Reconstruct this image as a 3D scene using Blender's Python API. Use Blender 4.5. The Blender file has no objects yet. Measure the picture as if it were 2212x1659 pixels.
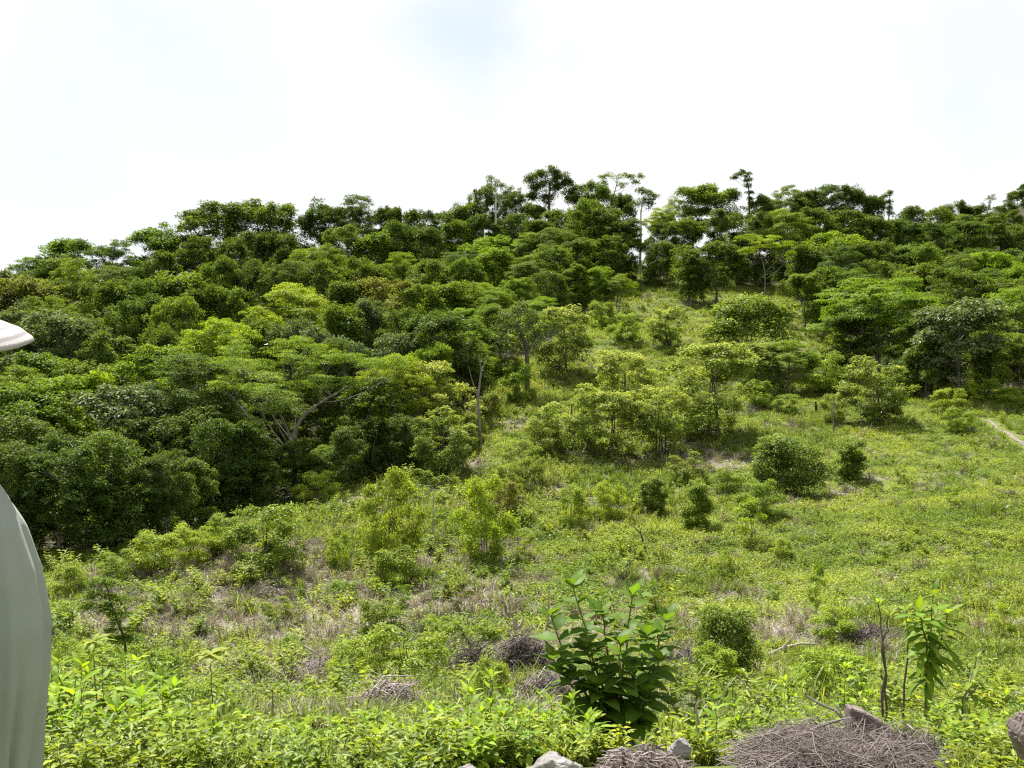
import bpy, math, random
import numpy as np
from mathutils import Vector, Matrix, Euler

R = math.radians
scene = bpy.context.scene
COL = scene.collection
PI = math.pi

# ------------------------------------------------------------------ camera
EYE = 1.6
FPX = 2170.0          # focal length measured on the 2212 x 1659 view of the photograph
PITCH = math.atan((829.5 - 780.0) / FPX)
cam_data = bpy.data.cameras.new('camera')
cam_data.sensor_width = 36.0
cam_data.lens = 36.0 * FPX / 2212.0
cam_data.clip_start = 0.05
cam_data.clip_end = 4000
cam = bpy.data.objects.new('camera', cam_data)
cam.location = (0, 0, EYE)
cam.rotation_euler = (PI / 2 - PITCH, 0, 0)
COL.objects.link(cam)
scene.camera = cam

# ------------------------------------------------------------------ world, sun, exposure
SUN_EL, SUN_AZ = R(58), R(-24)      # azimuth from +Y (away from the camera), negative = left
CLOUD = 0.380
w = bpy.data.worlds.new('World')
scene.world = w
w.use_nodes = True
nt = w.node_tree
nt.nodes.clear()
out = nt.nodes.new('ShaderNodeOutputWorld')
sky = nt.nodes.new('ShaderNodeTexSky')
sky.sky_type = 'NISHITA'
sky.sun_disc = False
sky.sun_elevation = SUN_EL
sky.sun_rotation = SUN_AZ
bg1 = nt.nodes.new('ShaderNodeBackground')
bg1.inputs['Strength'].default_value = 0.062
nt.links.new(sky.outputs[0], bg1.inputs['Color'])
bg2 = nt.nodes.new('ShaderNodeBackground')
bg2.inputs['Color'].default_value = (0.99, 0.995, 1.0, 1)
bg2.inputs['Strength'].default_value = CLOUD
tc = nt.nodes.new('ShaderNodeTexCoord')
mp = nt.nodes.new('ShaderNodeMapping')
mp.inputs['Scale'].default_value = (1.0, 1.0, 1.9)
mp.inputs['Location'].default_value = (0.33, 0.1, 0.62)
nt.links.new(tc.outputs['Generated'], mp.inputs['Vector'])
ns = nt.nodes.new('ShaderNodeTexNoise')
ns.inputs['Scale'].default_value = 2.6
ns.inputs['Detail'].default_value = 7
ns.inputs['Roughness'].default_value = 0.52
nt.links.new(mp.outputs[0], ns.inputs['Vector'])
cr = nt.nodes.new('ShaderNodeMapRange')
cr.inputs['From Min'].default_value = 0.30
cr.inputs['From Max'].default_value = 0.53
cr.inputs['To Min'].default_value = 0.86
cr.inputs['To Max'].default_value = 1.0
nt.links.new(ns.outputs[0], cr.inputs['Value'])
# thin places in the cloud cover
def sky_dir(u, v):
    x = (u - 1106) / FPX; z = -(v - 829.5) / FPX
    c_, s_ = math.cos(-PITCH), math.sin(-PITCH)
    return Vector((x, c_ - s_ * z, s_ + c_ * z)).normalized()
last = cr.outputs[0]
for (u_, v_, r_, amt) in [(1030, 70, 0.080, 0.50), (20, 470, 0.15, 0.34), (330, 30, 0.10, 0.10), (2190, 130, 0.12, 0.16), (1230, 120, 0.03, 0.22), (260, 260, 0.16, 0.12), (1850, 230, 0.10, 0.08)]:
    dn = nt.nodes.new('ShaderNodeVectorMath'); dn.operation = 'DISTANCE'
    nt.links.new(tc.outputs['Generated'], dn.inputs[0]); dn.inputs[1].default_value = sky_dir(u_, v_)
    ad = nt.nodes.new('ShaderNodeMath'); ad.operation = 'MULTIPLY_ADD'
    n5 = nt.nodes.new('ShaderNodeTexNoise'); n5.inputs['Scale'].default_value = 9.0; n5.inputs['Detail'].default_value = 6
    nt.links.new(tc.outputs['Generated'], n5.inputs['Vector'])
    nt.links.new(n5.outputs[0], ad.inputs[0]); ad.inputs[1].default_value = r_ * 1.6; nt.links.new(dn.outputs['Value'], ad.inputs[2])
    m5 = nt.nodes.new('ShaderNodeMapRange'); m5.interpolation_type = 'SMOOTHSTEP'
    m5.inputs['From Min'].default_value = r_ * 0.8; m5.inputs['From Max'].default_value = r_ * 1.9
    m5.inputs['To Min'].default_value = 1 - amt; m5.inputs['To Max'].default_value = 1.0
    nt.links.new(ad.outputs[0], m5.inputs['Value'])
    mm5 = nt.nodes.new('ShaderNodeMath'); mm5.operation = 'MULTIPLY'
    nt.links.new(last, mm5.inputs[0]); nt.links.new(m5.outputs[0], mm5.inputs[1]); last = mm5.outputs[0]
mx = nt.nodes.new('ShaderNodeMixShader')
nt.links.new(last, mx.inputs[0])
nt.links.new(bg1.outputs[0], mx.inputs[1])
nt.links.new(bg2.outputs[0], mx.inputs[2])
nt.links.new(mx.outputs[0], out.inputs['Surface'])

sd = bpy.data.lights.new('sun', 'SUN')
sd.energy = 5.0
sd.angle = R(0.55)
sd.color = (1.0, 0.955, 0.87)
so = bpy.data.objects.new('sun', sd)
sdir = Vector((math.sin(SUN_AZ) * math.cos(SUN_EL), math.cos(SUN_AZ) * math.cos(SUN_EL), math.sin(SUN_EL)))
so.rotation_euler = sdir.to_track_quat('Z', 'Y').to_euler()
so.location = sdir * 60
COL.objects.link(so)

scene.view_settings.view_transform = 'Standard'
scene.view_settings.look = 'None'
scene.view_settings.exposure = 1.46
scene.view_settings.gamma = 1.0
scene.view_settings.use_curve_mapping = False
scene.render.engine = 'CYCLES'
cy = scene.cycles
cy.max_bounces = 6
cy.diffuse_bounces = 3
cy.glossy_bounces = 2
cy.transmission_bounces = 4
cy.transparent_max_bounces = 4
cy.volume_bounces = 0
cy.caustics_reflective = False
cy.caustics_refractive = False
cy.use_denoising = False
cy.pixel_filter_type = 'BLACKMAN_HARRIS'
cy.filter_width = 1.25
try:
    cy.denoiser = 'OPENIMAGEDENOISE'
except Exception:
    pass

# ------------------------------------------------------------------ noise and helpers
def _hash(ix, iy, seed):
    n = (ix.astype(np.int64) * 374761393 + iy.astype(np.int64) * 668265263 + seed * 1442695041) & 0x7fffffff
    n = ((n ^ (n >> 13)) * 1274126177) & 0x7fffffff
    n = n ^ (n >> 16)
    return (n & 0xffff) / 65535.0

def vnoise(x, y, seed=0):
    x = np.asarray(x, float); y = np.asarray(y, float)
    ix = np.floor(x); iy = np.floor(y)
    fx = x - ix; fy = y - iy
    fx = fx * fx * (3 - 2 * fx); fy = fy * fy * (3 - 2 * fy)
    a = _hash(ix, iy, seed); b = _hash(ix + 1, iy, seed)
    c = _hash(ix, iy + 1, seed); d = _hash(ix + 1, iy + 1, seed)
    return (a * (1 - fx) + b * fx) * (1 - fy) + (c * (1 - fx) + d * fx) * fy

def fbm(x, y, seed=0, octv=4):
    s = 0; a = 0.5; t = 0
    for k in range(octv):
        s = s + a * vnoise(x * 2 ** k, y * 2 ** k, seed + k * 17); t += a; a *= 0.5
    return s / t

# ground row of the photograph (in the 2212 px view) met at each distance, for several columns
DS = np.array([3.9, 5.5, 7, 10, 14, 20, 28, 40, 60, 90, 115, 122, 140, 180, 250, 350.0])
US = np.array([0, 500, 820, 1106, 1500, 1900, 2212, 2600.0])
VT = np.array([
    [0, 1625, 1602, 1560, 1500, 1420, 1310, 1160, 1040, 880, 760, 740, 755, 765, 775, 778],
    [0, 1625, 1602, 1560, 1495, 1410, 1305, 1140, 1010, 830, 695, 670, 690, 715, 735, 750],
    [0, 1625, 1602, 1560, 1492, 1405, 1302, 1125, 970, 790, 660, 635, 655, 690, 720, 735],
    [0, 1625, 1602, 1560, 1490, 1400, 1300, 1110, 900, 700, 595, 575, 600, 640, 680, 700],
    [0, 1625, 1602, 1560, 1490, 1395, 1290, 1100, 890, 690, 585, 565, 590, 615, 650, 680],
    [0, 1625, 1602, 1560, 1485, 1385, 1270, 1080, 875, 720, 615, 590, 575, 548, 525, 540],
    [0, 1625, 1602, 1555, 1480, 1375, 1250, 1060, 865, 740, 640, 615, 565, 505, 450, 440],
    [0, 1625, 1602, 1555, 1480, 1370, 1240, 1040, 850, 680, 590, 570, 530, 460, 385, 375]], float)
ZT = EYE - (VT - 780.0) / FPX * DS[None, :]
ZT[:, 0] = 0.0
NU, ND = 161, 241
_us = np.linspace(-400, 2800, NU)
_ls = np.linspace(math.log(3.9), math.log(350), ND)
_lD = np.log(DS)
tmp = np.array([np.interp(_ls, _lD, ZT[i]) for i in range(len(US))])
GZ = np.array([np.interp(_us, US, tmp[:, j]) for j in range(ND)]).T
def _blur(a, n, ax):
    k = np.hanning(n + 2)[1:-1]; k /= k.sum()
    p = n // 2
    pad = [(0, 0), (0, 0)]; pad[ax] = (p, p)
    b = np.pad(a, pad, mode='edge')
    return np.apply_along_axis(lambda m: np.convolve(m, k, mode='valid'), ax, b)
GZ = _blur(_blur(GZ, 13, 0), 11, 1)

def ground(x, y, rough=True):
    x = np.asarray(x, float); y = np.asarray(y, float)
    yy = np.maximum(y, 0.5)
    u = np.clip(1106 + FPX * x / yy, -400, 2800)
    l = np.clip(np.log(yy), _ls[0], _ls[-1])
    fu = (u + 400) / 3200 * (NU - 1); fl = (l - _ls[0]) / (_ls[-1] - _ls[0]) * (ND - 1)
    iu = np.clip(fu.astype(int), 0, NU - 2); il = np.clip(fl.astype(int), 0, ND - 2)
    a = fu - iu; b = fl - il
    z = (GZ[iu, il] * (1 - a) + GZ[iu + 1, il] * a) * (1 - b) + (GZ[iu, il + 1] * (1 - a) + GZ[iu + 1, il + 1] * a) * b
    z = np.where(y < 3.9, 0.0, z)
    if rough:
        k = np.clip((y - 4) / 20, 0, 1)
        z = z + (fbm(x / 6.0, y / 6.0, 3) - 0.5) * 1.1 * k + (fbm(x / 1.3, y / 1.3, 9, 3) - 0.5) * 0.22 * np.clip((y - 3) / 4, 0.15, 1)
    return z

def gz(x, y):
    return float(ground(np.array([x]), np.array([y]))[0])

def ray(u, v):
    dx = (u - 1106.0) / FPX; dz = -(v - 829.5) / FPX
    c, s = math.cos(-PITCH), math.sin(-PITCH)
    return Vector((dx, c * 1.0 - s * dz, s * 1.0 + c * dz))

def at_dist(u, v, d):
    r = ray(u, v); r = r * (d / r.y)
    return Vector((r.x, r.y, EYE + r.z))

def hit(u, v, dmin=4.0, dmax=200.0):
    r = ray(u, v)
    ts = np.exp(np.linspace(math.log(dmin), math.log(dmax), 900))
    xs = r.x / r.y * ts; zs = EYE + r.z / r.y * ts
    g = ground(xs, ts)
    idx = np.where(zs <= g)[0]
    i = int(idx[0]) if len(idx) else int(np.argmin(zs - g))
    return Vector((float(xs[i]), float(ts[i]), float(g[i])))

def project(x, y, z):
    c, s = math.cos(PITCH), math.sin(PITCH)
    zz = z - EYE
    f = c * y - s * zz
    up = s * y + c * zz
    f = np.maximum(f, 0.01)
    return 1106 + FPX * x / f, 829.5 - FPX * up / f

MEADOW = [(-300, 1750), (-300, 1215), (60, 1200), (200, 1195), (400, 1155), (500, 1130), (700, 1065), (850, 1030), (1010, 985), (1040, 860),
          (1060, 800), (1170, 760), (1260, 680), (1330, 620), (1370, 572), (1490, 592), (1560, 620), (1690, 625),
          (1790, 690), (1810, 760), (1990, 825), (2100, 840), (2500, 850), (2500, 1750)]
def in_meadow(u, v):
    u = np.asarray(u, float); v = np.asarray(v, float)
    ins = np.zeros(u.shape, bool)
    n = len(MEADOW)
    for i in range(n):
        x1, y1 = MEADOW[i]; x2, y2 = MEADOW[(i + 1) % n]
        if y1 == y2: continue
        c = ((y1 > v) != (y2 > v)) & (u < (x2 - x1) * (v - y1) / (y2 - y1) + x1)
        ins ^= c
    return ins

def dryness(x, y):
    z = ground(x, y)
    u, v = project(x, y, z)
    base = np.exp(-((u - 620) / 520) ** 2) * np.exp(-((v - 1330) / 230) ** 2) * 0.52
    base += np.exp(-((u - 1250) / 260) ** 2) * np.exp(-((v - 1480) / 90) ** 2) * 0.25
    base += np.exp(-((u - 1800) / 260) ** 2) * np.exp(-((v - 1365) / 35) ** 2) * 0.25
    base += np.exp(-((u - 1480) / 200) ** 2) * np.exp(-((v - 960) / 70) ** 2) * 0.2
    base -= np.clip((u - 1500) / 900, 0, 1) * 0.10
    n = fbm(x / 1.7, y / 1.7, 41, 5) * 0.95 + fbm(x / 8.0, y / 8.0, 55, 3) * 0.35
    return np.clip((n + base - 0.78) * 4.5, 0, 0.9)

def V3(a): return np.asarray(a, float)

# ------------------------------------------------------------------ materials
def newmat(name):
    m = bpy.data.materials.new(name); m.use_nodes = True
    m.node_tree.nodes.clear()
    return m, m.node_tree
def N(nt, t, **kw):
    n = nt.nodes.new(t)
    for k, v in kw.items():
        if k in n.inputs: n.inputs[k].default_value = v
        else: setattr(n, k, v)
    return n
def mix_rgb(nt, fac, a, b, mode='MIX'):
    n = nt.nodes.new('ShaderNodeMix'); n.data_type = 'RGBA'; n.blend_type = mode
    for s, val in ((0, fac), (6, a), (7, b)):
        if hasattr(val, 'links'): nt.links.new(val, n.inputs[s])
        else: n.inputs[s].default_value = val
    return n.outputs[2]

def leaf_material(name, mode, trans=0.42, gloss=0.10, cols=None, rough=0.42, tip=(0.55, 0.62, 0.16, 1), tipfac=0.0):
    m, nt = newmat(name)
    o = N(nt, 'ShaderNodeOutputMaterial')
    at = N(nt, 'ShaderNodeAttribute', attribute_name='var')
    if mode == 'object':
        oi = N(nt, 'ShaderNodeObjectInfo')
        base = oi.outputs['Color']
    else:
        ge = N(nt, 'ShaderNodeNewGeometry')
        no = N(nt, 'ShaderNodeTexNoise', Scale=0.33, Detail=4.0, Roughness=0.6)
        nt.links.new(ge.outputs['Position'], no.inputs['Vector'])
        mr = N(nt, 'ShaderNodeMapRange'); mr.inputs['From Min'].default_value = 0.38; mr.inputs['From Max'].default_value = 0.62
        nt.links.new(no.outputs[0], mr.inputs['Value'])
        oi = N(nt, 'ShaderNodeObjectInfo')
        ad = N(nt, 'ShaderNodeMath', operation='MULTIPLY_ADD')
        nt.links.new(oi.outputs['Random'], ad.inputs[0]); ad.inputs[1].default_value = 0.6
        sb = N(nt, 'ShaderNodeMath', operation='SUBTRACT'); nt.links.new(mr.outputs[0], sb.inputs[0]); sb.inputs[1].default_value = 0.3
        nt.links.new(sb.outputs[0], ad.inputs[2]); ad.use_clamp = True
        base = mix_rgb(nt, ad.outputs[0], cols[0], cols[1])
    # leaf to leaf variation: value and a little hue
    mr2 = N(nt, 'ShaderNodeMapRange'); mr2.inputs['To Min'].default_value = 0.66; mr2.inputs['To Max'].default_value = 1.75
    nt.links.new(at.outputs['Fac'], mr2.inputs['Value'])
    hsv = N(nt, 'ShaderNodeHueSaturation')
    hm = N(nt, 'ShaderNodeMapRange'); hm.inputs['To Min'].default_value = 0.515; hm.inputs['To Max'].default_value = 0.483
    nt.links.new(at.outputs['Fac'], hm.inputs['Value'])
    nt.links.new(hm.outputs[0], hsv.inputs['Hue'])
    nt.links.new(mr2.outputs[0], hsv.inputs['Value'])
    nt.links.new(base, hsv.inputs['Color'])
    col = hsv.outputs[0]
    if tipfac > 0:
        at2 = N(nt, 'ShaderNodeAttribute', attribute_name='tip')
        mt = N(nt, 'ShaderNodeMath', operation='MULTIPLY'); nt.links.new(at2.outputs['Fac'], mt.inputs[0]); mt.inputs[1].default_value = tipfac
        col = mix_rgb(nt, mt.outputs[0], col, tip)
    tcol = mix_rgb(nt, 1.0, col, (1.70, 1.52, 0.60, 1), 'MULTIPLY')
    di = N(nt, 'ShaderNodeBsdfDiffuse'); nt.links.new(col, di.inputs['Color'])
    tr = N(nt, 'ShaderNodeBsdfTranslucent'); nt.links.new(tcol, tr.inputs['Color'])
    ms = N(nt, 'ShaderNodeMixShader'); ms.inputs[0].default_value = trans
    nt.links.new(di.outputs[0], ms.inputs[1]); nt.links.new(tr.outputs[0], ms.inputs[2])
    gl = N(nt, 'ShaderNodeBsdfGlossy', Roughness=rough); gl.inputs['Color'].default_value = (1.0, 1.0, 0.95, 1)
    fr = N(nt, 'ShaderNodeFresnel', IOR=1.42)
    fm = N(nt, 'ShaderNodeMath', operation='MULTIPLY_ADD'); nt.links.new(fr.outputs[0], fm.inputs[0]); fm.inputs[1].default_value = gloss; fm.inputs[2].default_value = gloss * 0.25
    m2 = N(nt, 'ShaderNodeMixShader'); nt.links.new(fm.outputs[0], m2.inputs[0])
    nt.links.new(ms.outputs[0], m2.inputs[1]); nt.links.new(gl.outputs[0], m2.inputs[2])
    nt.links.new(m2.outputs[0], o.inputs['Surface'])
    return m

def noisy_material(name, c1, c2, scale=4.0, rough=0.9, bump=0.3, bscale=None, c3=None, stretch=(1, 1, 1), coords='Object', spec=0.2, subs=None, bdist=0.02):
    m, nt = newmat(name)
    o = N(nt, 'ShaderNodeOutputMaterial')
    tcn = N(nt, 'ShaderNodeTexCoord'); mpn = N(nt, 'ShaderNodeMapping'); mpn.inputs['Scale'].default_value = stretch
    nt.links.new(tcn.outputs[coords], mpn.inputs['Vector'])
    n1 = N(nt, 'ShaderNodeTexNoise', Scale=scale, Detail=6.0, Roughness=0.62)
    nt.links.new(mpn.outputs[0], n1.inputs['Vector'])
    rp = N(nt, 'ShaderNodeValToRGB')
    rp.color_ramp.elements[0].position = 0.34; rp.color_ramp.elements[0].color = (*c1, 1)
    rp.color_ramp.elements[1].position = 0.66; rp.color_ramp.elements[1].color = (*c2, 1)
    if c3:
        e = rp.color_ramp.elements.new(0.5); e.color = (*c3, 1)
    nt.links.new(n1.outputs[0], rp.inputs[0])
    p = N(nt, 'ShaderNodeBsdfPrincipled', Roughness=rough)
    p.inputs['Specular IOR Level'].default_value = spec
    nt.links.new(rp.outputs[0], p.inputs['Base Color'])
    if bump:
        n2 = N(nt, 'ShaderNodeTexNoise', Scale=bscale or scale * 3, Detail=8.0, Roughness=0.65)
        nt.links.new(mpn.outputs[0], n2.inputs['Vector'])
        b = N(nt, 'ShaderNodeBump', Strength=bump, Distance=bdist); nt.links.new(n2.outputs[0], b.inputs['Height'])
        nt.links.new(b.outputs[0], p.inputs['Normal'])
    nt.links.new(p.outputs[0], o.inputs['Surface'])
    return m

M = {}
M['leaf'] = leaf_material('tree_leaf', 'object', 0.42, 0.035)
M['leaf_tip'] = leaf_material('pale_tip_leaf', 'object', 0.42, 0.04, tipfac=0.75, tip=(0.33, 0.39, 0.12, 1))
M['leaf_gloss'] = leaf_material('glossy_leaf', 'object', 0.34, 0.06, rough=0.45)
M['near_leaf'] = leaf_material('near_leaf', 'object', 0.45, 0.03, rough=0.5)
M['herb'] = leaf_material('herb_leaf', 'world', 0.42, 0.04, cols=((0.080, 0.134, 0.018, 1), (0.170, 0.220, 0.038, 1)))
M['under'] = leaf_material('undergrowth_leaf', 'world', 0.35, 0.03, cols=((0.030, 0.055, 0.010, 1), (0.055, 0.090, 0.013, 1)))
M['grass'] = leaf_material('grass_blade', 'world', 0.40, 0.02, cols=((0.085, 0.130, 0.024, 1), (0.15, 0.19, 0.055, 1)))
M['straw'] = leaf_material('dry_straw', 'world', 0.15, 0.0, cols=((0.115, 0.102, 0.084, 1), (0.24, 0.22, 0.185, 1)))
M['litter'] = leaf_material('pile_straw', 'world', 0.10, 0.0, cols=((0.065, 0.054, 0.052, 1), (0.23, 0.20, 0.19, 1)))
M['bark'] = noisy_material('grey_bark', (0.11, 0.095, 0.075), (0.26, 0.235, 0.20), 6, stretch=(1, 1, 0.25))
M['bark_dark'] = noisy_material('dark_bark', (0.05, 0.042, 0.032), (0.13, 0.11, 0.085), 6, stretch=(1, 1, 0.25))
M['bark_pale'] = noisy_material('pale_bark', (0.34, 0.32, 0.29), (0.62, 0.60, 0.56), 3, stretch=(1, 1, 0.3))
M['char'] = noisy_material('charred_wood', (0.012, 0.010, 0.009), (0.06, 0.05, 0.045), 8)
M['deadwood'] = noisy_material('dead_wood', (0.20, 0.17, 0.145), (0.42, 0.375, 0.32), 9, stretch=(1, 1, 0.2))
M['stem'] = noisy_material('green_brown_stem', (0.10, 0.10, 0.045), (0.20, 0.18, 0.09), 20)
M['stone'] = noisy_material('grey_stone', (0.13, 0.125, 0.12), (0.29, 0.28, 0.27), 5, bump=0.55, bscale=22, c3=(0.22, 0.21, 0.205))
M['stone_brown'] = noisy_material('brown_stone', (0.11, 0.09, 0.08), (0.22, 0.19, 0.172), 9, bump=0.7, bscale=30, c3=(0.16, 0.13, 0.118))
M['dirt'] = noisy_material('dry_dirt', (0.085, 0.062, 0.052), (0.21, 0.165, 0.14), 9, bump=0.9, bscale=35, bdist=0.03)

# ground: colours come from the kind of cover (attribute), grain from noise
def ground_mat():
    m, nt = newmat('soil_and_low_cover')
    o = N(nt, 'ShaderNodeOutputMaterial')
    ge = N(nt, 'ShaderNodeNewGeometry')
    at = N(nt, 'ShaderNodeAttribute', attribute_name='dry')
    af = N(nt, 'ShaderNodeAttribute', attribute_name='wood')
    n1 = N(nt, 'ShaderNodeTexNoise', Scale=5.0, Detail=8.0, Roughness=0.7)
    nt.links.new(ge.outputs['Position'], n1.inputs['Vector'])
    n2 = N(nt, 'ShaderNodeTexNoise', Scale=0.5, Detail=6.0, Roughness=0.65)
    nt.links.new(ge.outputs['Position'], n2.inputs['Vector'])
    mr = N(nt, 'ShaderNodeMapRange'); mr.inputs['From Min'].default_value = 0.35; mr.inputs['From Max'].default_value = 0.65
    nt.links.new(n1.outputs[0], mr.inputs['Value'])
    green = mix_rgb(nt, mr.outputs[0], (0.050, 0.070, 0.016, 1), (0.145, 0.175, 0.035, 1))
    brown = mix_rgb(nt, mr.outputs[0], (0.072, 0.062, 0.050, 1), (0.20, 0.178, 0.148, 1))
    c = mix_rgb(nt, at.outputs['Fac'], green, brown)
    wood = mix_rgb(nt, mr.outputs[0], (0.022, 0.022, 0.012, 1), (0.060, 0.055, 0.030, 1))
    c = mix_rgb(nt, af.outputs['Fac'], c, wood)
    p = N(nt, 'ShaderNodeBsdfPrincipled', Roughness=0.95); p.inputs['Specular IOR Level'].default_value = 0.1
    nt.links.new(c, p.inputs['Base Color'])
    b = N(nt, 'ShaderNodeBump', Strength=0.8, Distance=0.06); nt.links.new(n1.outputs[0], b.inputs['Height'])
    nt.links.new(b.outputs[0], p.inputs['Normal'])
    nt.links.new(p.outputs[0], o.inputs['Surface'])
    return m
M['ground'] = ground_mat()

# ------------------------------------------------------------------ mesh helpers
def mesh_from(name, verts, faces, mat, smooth=False, attrs=None):
    """faces: (n,k) int array of one polygon size, or a list of such arrays"""
    me = bpy.data.meshes.new(name)
    verts = np.asarray(verts, np.float32)
    fl = faces if isinstance(faces, list) else [faces]
    fl = [np.asarray(f, np.int32) for f in fl if len(f)]
    loops = np.concatenate([f.ravel() for f in fl])
    sizes = np.concatenate([np.full(len(f), f.shape[1], np.int32) for f in fl])
    starts = np.concatenate([[0], np.cumsum(sizes)[:-1]]).astype(np.int32)
    me.vertices.add(len(verts)); me.vertices.foreach_set('co', verts.ravel())
    me.loops.add(len(loops)); me.loops.foreach_set('vertex_index', loops)
    me.polygons.add(len(sizes)); me.polygons.foreach_set('loop_start', starts)
    me.update(calc_edges=True)
    if smooth:
        me.polygons.foreach_set('use_smooth', np.ones(len(sizes), bool))
    if attrs:
        for k, v in attrs.items():
            a = me.attributes.new(k, 'FLOAT', 'POINT'); a.data.foreach_set('value', np.asarray(v, np.float32))
    me.materials.append(mat)
    return me

def norm(a):
    return a / np.maximum(np.linalg.norm(a, axis=-1, keepdims=True), 1e-9)

# a leaf: base, left, tip, right, folded along the midrib
def leaf_arrays(P, Nn, D, L, W, var, tip=None, fold=0.18, droop=0.12):
    n = len(P)
    Nn = norm(Nn); D = norm(D - Nn * np.sum(D * Nn, 1, keepdims=True)); S = np.cross(D, Nn)
    L = L[:, None]; W = W[:, None]
    v = np.empty((n, 4, 3))
    v[:, 0] = P
    v[:, 1] = P + D * L * 0.48 - S * W * 0.5 + Nn * W * fold
    v[:, 2] = P + D * L - Nn * L * droop
    v[:, 3] = P + D * L * 0.48 + S * W * 0.5 + Nn * W * fold
    i = np.arange(n)[:, None] * 4
    f = np.concatenate([i + np.array([[0, 2, 1]]), i + np.array([[0, 3, 2]])])
    at = {'var': np.repeat(var, 4)}
    at['tip'] = np.repeat(tip if tip is not None else np.zeros(n), 4)
    return v.reshape(-1, 3), f, at

class Tubes:
    def __init__(self): self.v = []; self.f = []; self.n = 0
    def add(self, pts, rad, sides=6, cap=True):
        pts = np.asarray(pts, float); rad = np.broadcast_to(np.asarray(rad, float), (len(pts),))
        t = norm(np.gradient(pts, axis=0))
        ref = np.array([1.0, 0, 0]) if abs(t[0][0]) < 0.8 else np.array([0, 1.0, 0])
        a = norm(np.cross(t, ref)); b = np.cross(t, a)
        ang = np.linspace(0, 2 * PI, sides, endpoint=False)
        ring = (np.cos(ang)[None, :, None] * a[:, None] + np.sin(ang)[None, :, None] * b[:, None]) * rad[:, None, None] + pts[:, None]
        self.v.append(ring.reshape(-1, 3))
        k = len(pts)
        i = np.arange(k - 1)[:, None] * sides; j = np.arange(sides)[None]
        q = np.stack([i + j, i + (j + 1) % sides, i + sides + (j + 1) % sides, i + sides + j], -1).reshape(-1, 4) + self.n
        self.f.append(q); self.n += k * sides
    def mesh(self, name, mat, smooth=True):
        return mesh_from(name, np.concatenate(self.v), np.concatenate(self.f), mat, smooth)

def curve_pts(p0, p1, rng, bend=0.12, n=6, up=0.15):
    p0 = V3(p0); p1 = V3(p1); d = np.linalg.norm(p1 - p0)
    t = np.linspace(0, 1, n)[:, None]
    off = rng.normal(size=3) * bend * d; off2 = rng.normal(size=3) * bend * 0.4 * d
    p = p0 * (1 - t) + p1 * t + off * (t * (1 - t) * 2) + off2 * np.sin(t * 2 * PI) * 0.5
    p[:, 2] += (np.sin(t[:, 0] * PI)) * up * d * -0.3
    return p

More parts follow.
